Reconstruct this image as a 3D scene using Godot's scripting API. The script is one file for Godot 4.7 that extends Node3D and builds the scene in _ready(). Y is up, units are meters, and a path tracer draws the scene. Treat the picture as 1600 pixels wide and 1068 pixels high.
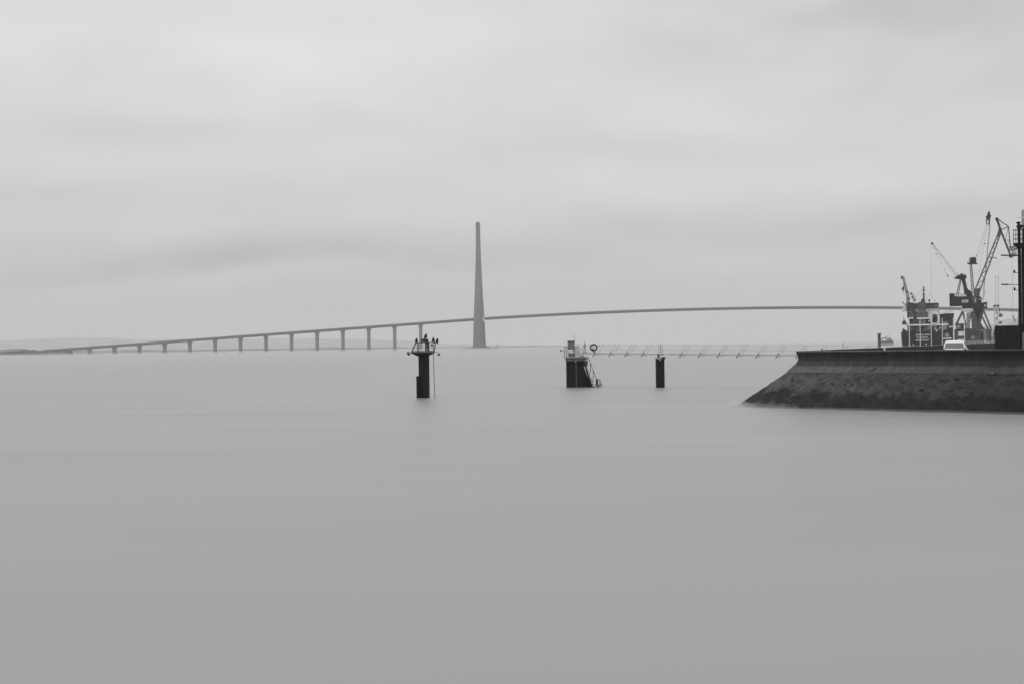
extends Node3D
# A hazy estuary in black and white: a long road bridge far out, a mooring dolphin and a small jetty in the middle distance, a curved seawall, a ship and cranes on the right. Units are metres; the eye is 5 m above the water.

class Shape:
	# Collects triangles in world coordinates; the winding follows the outward normal.
	var v := PackedVector3Array()
	var n := PackedVector3Array()
	var c := PackedColorArray()
	var uv := PackedVector2Array()
	func tri(a: Vector3, b: Vector3, d: Vector3, na: Vector3, nb: Vector3, nd: Vector3) -> void:
		var f := (b - a).cross(d - a)
		if f.dot(na + nb + nd) > 0.0:
			v.append_array([a, d, b]); n.append_array([na, nd, nb])
		else:
			v.append_array([a, b, d]); n.append_array([na, nb, nd])
	func quad(a: Vector3, b: Vector3, d: Vector3, e: Vector3, o: Vector3) -> void:
		tri(a, b, d, o, o, o); tri(a, d, e, o, o, o)
	func box(at: Vector3, size: Vector3, t := Basis.IDENTITY) -> Shape:
		var h := size * 0.5
		for ax in 3:
			for s in [-1.0, 1.0]:
				var o := Vector3.ZERO; o[ax] = s
				var p := Vector3.ZERO; p[(ax + 1) % 3] = h[(ax + 1) % 3]
				var q := Vector3.ZERO; q[(ax + 2) % 3] = h[(ax + 2) % 3]
				var m := Vector3.ZERO; m[ax] = s * h[ax]
				quad(at + t * (m - p - q), at + t * (m + p - q), at + t * (m + p + q), at + t * (m - p + q), t * o)
		return self
	func span(lo: Vector3, hi: Vector3) -> Shape:
		return box((lo + hi) * 0.5, (hi - lo).abs())
	func bar(a: Vector3, b: Vector3, w: float, h := -1.0) -> Shape:
		if h < 0.0: h = w
		var y := (b - a).normalized()
		var r := Vector3.BACK if absf(y.z) < 0.9 else Vector3.UP
		var x := y.cross(r).normalized()
		return box((a + b) * 0.5, Vector3(w, a.distance_to(b), h), Basis(x, y, x.cross(y)))
	func tube(a: Vector3, b: Vector3, r0: float, r1 := -1.0, k := 8) -> Shape:
		if r1 < 0.0: r1 = r0
		return sweep([a, b], [r0, r1], k)
	func sweep(p: Array, r: Array, k := 8, flat := 1.0) -> Shape:
		var rings := []
		var dirs := []
		var side := Vector3.ZERO
		for i in p.size():
			var d: Vector3 = (p[mini(i + 1, p.size() - 1)] - p[maxi(i - 1, 0)]).normalized()
			if side == Vector3.ZERO:
				side = d.cross(Vector3.BACK if absf(d.z) < 0.9 else Vector3.UP).normalized()
			side = (side - d * side.dot(d)).normalized()
			var up := d.cross(side)
			var ring := []
			var dir := []
			for j in k:
				var a := TAU * j / k
				var o := side * cos(a) + up * sin(a) * flat
				ring.append(p[i] + o * r[i]); dir.append(o.normalized())
			rings.append(ring); dirs.append(dir)
		for i in p.size() - 1:
			for j in k:
				var l := (j + 1) % k
				tri(rings[i][j], rings[i][l], rings[i + 1][l], dirs[i][j], dirs[i][l], dirs[i + 1][l])
				tri(rings[i][j], rings[i + 1][l], rings[i + 1][j], dirs[i][j], dirs[i + 1][l], dirs[i + 1][j])
		for e in [0, p.size() - 1]:
			var o: Vector3 = (p[e] - p[1 if e == 0 else e - 1]).normalized()
			for j in k: tri(p[e], rings[e][j], rings[e][(j + 1) % k], o, o, o)
		return self
	func lathe(at: Vector3, prof: Array, k := 12) -> Shape:
		for i in prof.size() - 1:
			var a: Vector2 = prof[i]
			var b: Vector2 = prof[i + 1]
			var t := (b - a).normalized()
			for j in k:
				var p := TAU * j / k
				var q := TAU * (j + 1) / k
				var cp := Vector3(cos(p), 0, sin(p))
				var cq := Vector3(cos(q), 0, sin(q))
				var np := cp * t.y - Vector3.UP * t.x
				var nq := cq * t.y - Vector3.UP * t.x
				var w := at + cp * a.x + Vector3.UP * a.y
				var x := at + cq * a.x + Vector3.UP * a.y
				var y := at + cq * b.x + Vector3.UP * b.y
				var z := at + cp * b.x + Vector3.UP * b.y
				if a.x > 0.0001: tri(w, x, y, np, nq, nq)
				if b.x > 0.0001: tri(w, y, z, np, nq, np)
		return self
	func prism(poly: Array, z: float, depth: float, t := Transform3D.IDENTITY) -> Shape:
		# An outline in x and y, drawn out along z.
		var pts := PackedVector2Array(poly)
		if Geometry2D.is_polygon_clockwise(pts): pts.reverse()
		var cut := Geometry2D.triangulate_polygon(pts)
		for s in [-1.0, 1.0]:
			var o := t.basis * Vector3(0, 0, s)
			for i in range(0, cut.size(), 3):
				var a := pts[cut[i]]; var b := pts[cut[i + 1]]; var d := pts[cut[i + 2]]
				var zz: float = z + s * depth * 0.5
				tri(t * Vector3(a.x, a.y, zz), t * Vector3(b.x, b.y, zz), t * Vector3(d.x, d.y, zz), o, o, o)
		for i in pts.size():
			var a := pts[i]; var b := pts[(i + 1) % pts.size()]
			var o2 := (b - a).orthogonal().normalized() * -1.0
			var mid := (a + b) * 0.5 + o2 * 0.0001
			if Geometry2D.is_point_in_polygon(mid, pts): o2 = -o2
			var o := t.basis * Vector3(o2.x, o2.y, 0)
			quad(t * Vector3(a.x, a.y, z - depth * 0.5), t * Vector3(b.x, b.y, z - depth * 0.5), t * Vector3(b.x, b.y, z + depth * 0.5), t * Vector3(a.x, a.y, z + depth * 0.5), o)
		return self
	func plate(poly: Array, lo: float, hi: float) -> Shape:
		# An outline in x and z, standing from lo to hi.
		var q := []
		for p in poly: q.append(Vector2(p.x, -p.y))
		return prism(q, (lo + hi) * 0.5, hi - lo, Transform3D(Basis(Vector3.RIGHT, Vector3(0, 0, -1), Vector3.UP), Vector3.ZERO))
	func skin(grid: Array, colors := []) -> Shape:
		# A grid of points (rows of equal length) with smooth normals.
		var rows := grid.size()
		var cols: int = grid[0].size()
		var ns := []
		for i in rows:
			var line := []
			for j in cols:
				var a: Vector3 = grid[mini(i + 1, rows - 1)][j] - grid[maxi(i - 1, 0)][j]
				var b: Vector3 = grid[i][mini(j + 1, cols - 1)] - grid[i][maxi(j - 1, 0)]
				line.append(a.cross(b).normalized())
			ns.append(line)
		for i in rows - 1:
			for j in cols - 1:
				for t in [[[i, j], [i + 1, j], [i + 1, j + 1]], [[i, j], [i + 1, j + 1], [i, j + 1]]]:
					var a = t[0]; var b = t[1]; var d = t[2]
					var pa: Vector3 = grid[a[0]][a[1]]
					var f: Vector3 = (grid[b[0]][b[1]] - pa).cross(grid[d[0]][d[1]] - pa)
					if f.dot(ns[a[0]][a[1]]) > 0.0:
						var s = b; b = d; d = s
					for e in [a, b, d]:
						v.append(grid[e[0]][e[1]]); n.append(ns[e[0]][e[1]])
						if colors.size(): c.append(colors[e[0]][e[1]])
		return self
	func mesh(origin: Vector3) -> ArrayMesh:
		var arrays := []
		arrays.resize(Mesh.ARRAY_MAX)
		var w := PackedVector3Array()
		w.resize(v.size())
		for i in v.size(): w[i] = v[i] - origin
		arrays[Mesh.ARRAY_VERTEX] = w
		arrays[Mesh.ARRAY_NORMAL] = n
		if c.size() == v.size(): arrays[Mesh.ARRAY_COLOR] = c
		var m := ArrayMesh.new()
		m.add_surface_from_arrays(Mesh.PRIMITIVE_TRIANGLES, arrays)
		return m

var used := {}
var M := {}
var rng := RandomNumberGenerator.new()

func numbered(called: String) -> String:
	var k: int = used.get(called, 0)
	used[called] = k + 1
	return called if k == 0 else "%s_%03d" % [called, k]

func S() -> Shape:
	return Shape.new()

func tag(o: Node3D, label: String, category: String, group := "") -> Node3D:
	o.set_meta("label", label)
	o.set_meta("category", category)
	if group: o.set_meta("group", group)
	return o

func thing(called: String, at: Vector3, label: String, category: String, group := "") -> Node3D:
	var o := Node3D.new()
	o.name = numbered(called)
	add_child(o)
	o.position = at
	o.set_meta("origin", at)
	return tag(o, label, category, group)

func obj(called: String, s: Shape, m: Material, parent: Node3D = null) -> MeshInstance3D:
	var o := MeshInstance3D.new()
	var origin := Vector3.ZERO
	if parent: origin = parent.get_meta("origin", Vector3.ZERO)
	o.name = called if parent else numbered(called)
	o.mesh = s.mesh(origin)
	o.material_override = m
	o.set_meta("origin", origin)
	if parent: parent.add_child(o, true)
	else: add_child(o)
	return o

func struct(called: String, s: Shape, m: Material) -> MeshInstance3D:
	var o := obj(called, s, m)
	o.set_meta("kind", "structure")
	return o

func again(o: Node3D, by: Vector3, label := "") -> Node3D:
	# A copy of a thing, with its parts, moved by so much.
	var d: Node3D = o.duplicate()
	d.name = numbered(String(o.name).rstrip("0123456789").trim_suffix("_"))
	add_child(d)
	d.position = o.position + by
	if label: d.set_meta("label", label)
	return d

func part_again(o: Node3D, by: Vector3) -> Node3D:
	var d: Node3D = o.duplicate()
	o.get_parent().add_child(d, true)
	d.name = String(o.name).rstrip("0123456789")
	d.position = o.position + by
	return d

func noise_map(seed_: int, freq: float, lo: float, hi: float, octaves := 4, kind := FastNoiseLite.TYPE_SIMPLEX_SMOOTH) -> NoiseTexture2D:
	var f := FastNoiseLite.new()
	f.seed = seed_; f.noise_type = kind; f.frequency = freq
	f.fractal_type = FastNoiseLite.FRACTAL_FBM; f.fractal_octaves = octaves
	var t := NoiseTexture2D.new()
	t.width = 512; t.height = 512; t.seamless = true; t.noise = f
	var g := Gradient.new()
	g.set_color(0, Color(lo, lo, lo)); g.set_color(1, Color(hi, hi, hi))
	t.color_ramp = g
	return t

func mat(called: String, lin: float, rough := 0.8, metal := 0.0, tex: Texture2D = null, scale := Vector3.ONE, bump: Texture2D = null, depth := 1.0) -> StandardMaterial3D:
	var m := StandardMaterial3D.new()
	m.resource_name = called
	m.albedo_color = Color(lin, lin, lin).linear_to_srgb()
	m.roughness = rough; m.metallic = metal
	if tex:
		m.albedo_texture = tex
		m.uv1_triplanar = true; m.uv1_world_triplanar = true; m.uv1_scale = scale
	if bump:
		m.heightmap_enabled = true; m.heightmap_texture = bump; m.heightmap_scale = depth
		m.uv1_triplanar = true; m.uv1_world_triplanar = true; m.uv1_scale = scale
	M[called] = m
	return m

func _ready() -> void:
	rng.seed = 7
	# ---------------------------------------------------------------- camera, sky, sun, exposure
	var cam := Camera3D.new()
	cam.name = "camera"
	cam.fov = 27.03
	cam.near = 0.1; cam.far = 30000.0
	cam.transform = Transform3D(Basis(Vector3.RIGHT, deg_to_rad(0.155)) * Basis(Vector3.BACK, deg_to_rad(-0.796)), Vector3(0, 5, 0))
	add_child(cam)
	cam.current = true
	var env := Environment.new()
	env.background_mode = Environment.BG_SKY
	env.tonemap_mode = Environment.TONE_MAPPER_LINEAR
	env.tonemap_exposure = 1.0
	env.sdfgi_enabled = true; env.ssao_enabled = true; env.ssil_enabled = true
	env.fog_enabled = true
	env.fog_density = 0.00016
	env.volumetric_fog_enabled = true
	env.volumetric_fog_density = 0.0
	env.fog_light_color = Color(1, 1, 1)
	var pano := PanoramaSkyMaterial.new()
	pano.panorama = overcast()
	var sky := Sky.new()
	sky.sky_material = pano
	env.sky = sky
	env.background_energy_multiplier = 1.0
	var we := WorldEnvironment.new()
	we.name = "environment"
	we.environment = env
	add_child(we)
	var sun := DirectionalLight3D.new()
	sun.name = "sun"
	sun.light_energy = 0.38
	sun.light_angular_distance = 35.0
	sun.light_color = Color(1, 1, 1)
	sun.shadow_enabled = true
	sun.rotation_degrees = Vector3(-46, -24, 0)
	add_child(sun)

	# ---------------------------------------------------------------- materials
	var mottle := noise_map(3, 0.01, 0.72, 1.0)
	var grime := noise_map(11, 0.02, 0.55, 1.0, 5)
	var grit := noise_map(17, 0.05, 0.2, 1.0, 5)
	var swell := noise_map(23, 0.005, 0.94, 1.0, 4)
	var sheen := noise_map(29, 0.006, 0.85, 1.0, 3)
	mat("water", 0.192, 0.43, 0.0, swell, Vector3(0.005, 0.02, 0.024))
	M.water.metallic_specular = 0.78
	M.water.roughness_texture = sheen; M.water.roughness_texture_channel = BaseMaterial3D.TEXTURE_CHANNEL_RED
	mat("bridge_concrete", 0.122, 0.9, 0.0, mottle, Vector3(0.01, 0.004, 0.01))
	mat("bridge_deck", 0.095, 0.8, 0.0, mottle, Vector3(0.01, 0.01, 0.01))
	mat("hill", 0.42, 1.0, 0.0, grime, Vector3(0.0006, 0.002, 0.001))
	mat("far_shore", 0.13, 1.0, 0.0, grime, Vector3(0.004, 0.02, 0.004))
	mat("leaves", 0.09, 1.0, 0.0, grime, Vector3(0.05, 0.05, 0.05))
	mat("tarred_pile", 0.010, 0.75, 0.0, grime, Vector3(0.7, 0.12, 0.7), grit, 1.0)
	mat("tarred_pile_pale", 0.026, 0.75, 0.0, grime, Vector3(0.7, 0.12, 0.7), grit, 1.0)
	mat("dark_steel", 0.03, 0.55, 0.2, grime, Vector3(0.6, 0.6, 0.6))
	mat("black_steel", 0.014, 0.5, 0.2, grime, Vector3(0.8, 0.8, 0.8))
	mat("grey_steel", 0.16, 0.5, 0.2, mottle, Vector3(0.5, 0.5, 0.5))
	mat("galvanised", 0.42, 0.45, 0.4, mottle, Vector3(0.8, 0.8, 0.8))
	mat("pale_steel", 0.5, 0.5, 0.0, mottle, Vector3(0.8, 0.8, 0.8))
	mat("white_paint", 0.8, 0.35, 0.0, mottle, Vector3(0.3, 0.3, 0.3))
	mat("cap_concrete", 0.17, 0.9, 0.0, grime, Vector3(0.5, 0.3, 0.5), grit, 1.0)
	mat("cabinet_grey", 0.30, 0.6, 0.0, mottle, Vector3(0.5, 0.5, 0.5))
	mat("crane_dark", 0.012, 0.6, 0.1, mottle, Vector3(0.15, 0.15, 0.15))
	mat("crane_grey", 0.085, 0.6, 0.1, grime, Vector3(0.15, 0.15, 0.15))
	mat("crane_pale", 0.6, 0.6, 0.0, mottle, Vector3(0.15, 0.15, 0.15))
	mat("hull_black", 0.01, 0.5, 0.0, grime, Vector3(0.1, 0.04, 0.1))
	mat("ship_grey", 0.045, 0.6, 0.0, mottle, Vector3(0.2, 0.2, 0.2))
	mat("funnel_grey", 0.085, 0.6, 0.0, mottle, Vector3(0.2, 0.2, 0.2))
	mat("ship_boom", 0.3, 0.6, 0.0, mottle, Vector3(0.2, 0.2, 0.2))
	mat("ship_mid", 0.3, 0.6, 0.0, mottle, Vector3(0.2, 0.2, 0.2))
	mat("ship_white", 0.84, 0.5, 0.0, mottle, Vector3(0.15, 0.1, 0.15))
	mat("window_glass", 0.02, 0.1)
	mat("asphalt", 0.04, 0.95, 0.0, grime, Vector3(0.1, 0.1, 0.1), grit, 1.0)
	mat("container", 0.017, 0.65, 0.0, mottle, Vector3(0.3, 0.3, 0.3))
	mat("rubber", 0.012, 0.9)
	mat("car_paint", 0.52, 0.3)
	M.car_paint.clearcoat_enabled = true; M.car_paint.clearcoat = 0.8
	mat("car_glass", 0.03, 0.35)
	mat("lamp_glass", 0.4, 0.2)
	mat("plumage", 0.022, 0.85, 0.0, grit, Vector3(3, 3, 3))
	mat("sign_face", 0.8, 0.6)
	mat("sign_black", 0.004, 0.8)
	mat("beam_grey", 0.55, 0.7, 0.0, mottle, Vector3(0.8, 0.8, 0.8))
	mat("rope", 0.2, 0.95)
	mat("dark_rope", 0.1, 0.9)
	mat("stone_wall", 1.0, 0.95, 0.0, grit, Vector3(0.5, 0.5, 0.5), grit, 3.0)
	M.stone_wall.vertex_color_use_as_albedo = true
	mat("cast_wall", 1.0, 0.92, 0.0, mottle, Vector3(0.35, 0.9, 0.35), grit, 0.6)
	M.cast_wall.vertex_color_use_as_albedo = true
	mat("stone", 0.05, 0.95, 0.0, grime, Vector3(1.5, 1.5, 1.5), grit, 2.0)
	mat("stone_pale", 0.16, 0.95, 0.0, grime, Vector3(1.5, 1.5, 1.5), grit, 2.0)
	mat("stone_dark", 0.03, 0.95, 0.0, grime, Vector3(1.5, 1.5, 1.5), grit, 2.0)

	for k in ["tarred_pile", "tarred_pile_pale", "crane_dark", "hull_black", "container", "cast_wall", "stone_wall", "ship_grey", "black_steel", "plumage", "asphalt", "stone", "stone_dark", "stone_pale"]: M[k].metallic_specular = 0.22

	water_and_land()
	bridge()
	seawall()
	surf()
	sea_mist()
	quays()
	dolphin()
	jetty()
	gangways()
	ship()
	cranes()
	quayside()
	mast()
	marks_afloat()

# -------------------------------------------------------------------- sky
func overcast() -> ImageTexture:
	var w := 1024
	var h := 512
	var im := Image.create(w, h, false, Image.FORMAT_RGBF)
	var f := FastNoiseLite.new()
	f.seed = 5; f.frequency = 1.0; f.fractal_octaves = 4; f.fractal_type = FastNoiseLite.FRACTAL_FBM
	var g := FastNoiseLite.new()
	g.seed = 9; g.frequency = 1.0; g.fractal_octaves = 2; g.fractal_type = FastNoiseLite.FRACTAL_FBM
	# long streaks of cloud: azimuth, elevation, half length, half height (degrees), slope, strength
	var streaks := [
		[-16.0, 2.95, 6.0, 0.42, 0.10, -0.10], [-10.5, 3.8, 5.5, 0.7, 0.09, -0.11], [-4.0, 3.9, 5.0, 0.55, -0.02, -0.07], [1.5, 3.4, 5.0, 0.5, -0.04, -0.05],
		[-11.5, 2.95, 5.0, 0.42, 0.07, 0.09], [-16.5, 2.3, 5.0, 0.35, 0.05, 0.05], [-3.0, 2.75, 4.0, 0.3, -0.04, 0.035], [-16.5, 8.2, 6.0, 0.75, 0.03, -0.035],
		[-11.0, 7.3, 7.0, 0.8, 0.06, 0.03], [-17.0, 6.0, 7.0, 0.6, 0.02, -0.03], [-16.0, 11.8, 8.0, 1.5, 0.02, 0.06], [-4.5, 10.8, 7.0, 2.4, 0.04, 0.05],
		[14.0, 13.6, 9.0, 3.0, -0.04, -0.13], [20.0, 10.2, 6.0, 2.4, -0.1, -0.03], [10.5, 9.0, 8.0, 0.9, -0.09, 0.045], [3.5, 7.9, 5.0, 0.6, -0.02, -0.03],
		[15.0, 4.75, 5.0, 0.6, 0.07, -0.10], [6.0, 4.5, 5.0, 0.5, -0.02, -0.04], [5.0, 6.2, 7.0, 0.8, 0.03, 0.05], [14.0, 6.6, 7.0, 0.8, -0.05, 0.03],
		[9.0, 3.2, 6.0, 0.5, 0.04, 0.05], [-9.0, 5.2, 7.0, 0.5, 0.06, 0.03], [-2.0, 5.4, 5.0, 0.7, 0.0, 0.03], [2.0, 1.7, 8.0, 0.4, 0.01, 0.03],
	]
	for y in h:
		var el := 90.0 - (y + 0.5) / h * 180.0
		for x in w:
			var az := wrapf((x + 0.5) / w * 360.0, -180.0, 180.0)
			var e := maxf(el, 0.0)
			# an overcast sky: three times as bright overhead as low down, with a pale hazy rim
			var l := 0.50 * (1.0 + 1.9 * sin(deg_to_rad(e))) + 0.14 * exp(-e / 1.6) + 0.05 * exp(-pow((e - 6.5) / 4.0, 2.0))
			var a := deg_to_rad(az)
			var spread := cos(deg_to_rad(e))
			var s := f.get_noise_3d(sin(a) * 5.0 * spread, e * 0.42 + sin(a * 2.0) * 0.5, cos(a) * 5.0 * spread)
			var b := g.get_noise_3d(sin(a) * 2.0 * spread, e * 0.10, cos(a) * 2.0 * spread)
			l *= 1.0 + 0.055 * s * smoothstep(0.0, 4.0, e) + 0.06 * b
			if e < 24.0 and absf(az) < 45.0:
				var wander := g.get_noise_2d(az * 0.09, e * 0.12) * 0.9 + f.get_noise_2d(az * 0.22, e * 0.5 + 50.0) * 0.45
				var ragged := clampf(1.0 + 1.1 * f.get_noise_2d(az * 0.1 + 90.0, e * 0.25), 0.2, 1.8)
				for k in streaks:
					var dx: float = az - k[0] + wander * 2.0
					var dy: float = e - k[1] - dx * k[4] + wander * 0.6
					dx /= k[2]; dy /= k[3]
					var q := dx * dx + dy * dy
					if q < 9.0: l *= 1.0 + k[5] * 1.3 * ragged * exp(-q)
			im.set_pixel(x, y, Color(l, l, l))
	im.resize(2048, 1024, Image.INTERPOLATE_CUBIC)
	return ImageTexture.create_from_image(im)

# -------------------------------------------------------------------- water, shores, hills
func ridge(called: String, pts: Array, D: float, thick: float, m: Material, seed_: int, rough: float) -> void:
	# pts: (x, height) along the ridge at distance D; a hill with a near and a far slope
	var f := FastNoiseLite.new()
	f.seed = seed_; f.frequency = 1.0; f.fractal_octaves = 4; f.fractal_type = FastNoiseLite.FRACTAL_FBM
	var prof := [0.0, 0.25, 0.5, 0.72, 0.88, 1.0, 0.85, 0.5, 0.0]
	var grid := []
	for k in prof.size():
		var line := []
		for i in pts.size() - 1:
			var steps := 14
			for j in steps + (1 if i == pts.size() - 2 else 0):
				var t := float(j) / steps
				var x := lerpf(pts[i].x, pts[i + 1].x, t)
				var hh := lerpf(pts[i].y, pts[i + 1].y, smoothstep(0.0, 1.0, t))
				hh *= 1.0 + rough * f.get_noise_2d(x / (thick * 0.5), k * 0.3)
				line.append(Vector3(x, -0.5 + (hh + 0.5) * prof[k], -D + thick * (0.5 - k / 8.0)))
		grid.append(line)
	struct(called, S().skin(grid), m)

func water_and_land() -> void:
	var s := S()
	s.quad(Vector3(-5000, 0, 400), Vector3(5000, 0, 400), Vector3(5000, 0, -8500), Vector3(-5000, 0, -8500), Vector3.UP)
	struct("water", s, M.water)
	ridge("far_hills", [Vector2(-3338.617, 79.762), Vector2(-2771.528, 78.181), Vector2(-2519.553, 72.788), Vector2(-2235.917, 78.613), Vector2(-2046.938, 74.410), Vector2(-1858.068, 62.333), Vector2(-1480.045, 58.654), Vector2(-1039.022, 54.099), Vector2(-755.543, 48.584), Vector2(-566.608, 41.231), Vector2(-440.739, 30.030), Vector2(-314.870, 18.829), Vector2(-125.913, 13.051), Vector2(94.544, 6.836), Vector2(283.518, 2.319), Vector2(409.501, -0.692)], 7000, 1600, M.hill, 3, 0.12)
	ridge("far_shore", [Vector2(-1342.075, 11.367), Vector2(-1134.167, 9.045), Vector2(-888.440, 7.519), Vector2(-699.397, 7.916), Vector2(-567.089, 6.644), Vector2(-453.665, 6.769), Vector2(-302.459, 5.045), Vector2(-189.040, 4.792), Vector2(-18.913, 4.318), Vector2(151.206, 3.276), Vector2(302.422, 2.309)], 4200, 300, M.far_shore, 8, 0.5)
	ridge("low_shore", [Vector2(-1410.837, 18.669), Vector2(-1247.518, 14.171), Vector2(-1179.214, 12.776), Vector2(-1161.381, 13.420), Vector2(-1137.648, 11.159), Vector2(-1099.090, 6.910)], 3300, 260, M.far_shore, 12, 0.4)
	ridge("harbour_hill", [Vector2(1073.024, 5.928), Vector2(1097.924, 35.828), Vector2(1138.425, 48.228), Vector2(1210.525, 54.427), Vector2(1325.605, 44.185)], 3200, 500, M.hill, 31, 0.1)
	# the near bank of the left shore, with its belt of trees
	var bank := S()
	bank.plate([Vector2(-1400, -2560), Vector2(-907.408, -2520), Vector2(-777.824, -2490), Vector2(-777.824, -2700), Vector2(-1400, -2800)], -0.5, 1.2)
	struct("river_bank", bank, M.far_shore)
	var mm := MultiMesh.new()
	mm.transform_format = MultiMesh.TRANSFORM_3D
	var clump := S()
	for k in 26:
		var d := Vector3(rng.randf_range(-1, 1), rng.randf_range(-0.2, 1.0), rng.randf_range(-1, 1))
		var t := Basis.from_euler(Vector3(rng.randf() * 6.0, rng.randf() * 6.0, rng.randf() * 6.0))
		var r := rng.randf_range(0.4, 0.8)
		var o := t.y
		var a := d + t * Vector3(-r, 0, -r * 0.6)
		var b := d + t * Vector3(r, 0, -r * 0.4)
		var e := d + t * Vector3(0.1, 0.1, r)
		clump.tri(a, b, e, o, o, o)
	mm.mesh = clump.mesh(Vector3.ZERO)
	var places := []
	for k in 420:
		var u := rng.randf_range(-130.0, 78.0)
		var x := (u - 800.0) / 2222.0 * 2560.0
		var top := 2.2 + 6.6 * clampf((u + 10.0) / 30.0, 0.12, 1.0) * (0.75 + 0.25 * sin(u * 0.21) + 0.12 * sin(u * 0.67))
		if u > 64.0: top *= 0.8
		places.append(Transform3D(Basis.from_euler(Vector3(0, rng.randf() * 6.0, 0)).scaled(Vector3(3.6, top * 0.5, 3.6)), Vector3(x, 1.0 + top * 0.42 * rng.randf_range(0.6, 1.05), -2540.0 - rng.randf_range(0, 60))))
	mm.instance_count = places.size()
	for k in places.size(): mm.set_instance_transform(k, places[k])
	var trees := MultiMeshInstance3D.new()
	trees.name = "tree_belt"
	trees.multimesh = mm
	trees.material_override = M.leaves
	add_child(trees)
	tag(trees, "dark belt of trees on the low bank at the far left, beside the bridge's end", "trees")
	trees.set_meta("kind", "stuff")

# -------------------------------------------------------------------- bridge
const P1 := Vector3(-55.0, 0, -2402.0)
const ALONG := Vector3(0.995, 0, 0.1)
func deck_top(s: float) -> float:
	if s < 0.0:
		return 51.7 + 0.0567 * s + 4.5 * exp(-pow(s / 160.0, 2)) * 0.0
	var t := clampf(s, 0.0, 896.0) / 896.0
	var e := 51.7 + 10.8 * 4.0 * t * (1.0 - t)
	if s > 896.0: e -= (s - 896.0) * 0.0567
	return e

func on_bridge(s: float, y: float, across := 0.0) -> Vector3:
	return P1 + ALONG * s + Vector3(0.1, 0, -0.995) * across + Vector3.UP * y

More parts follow.
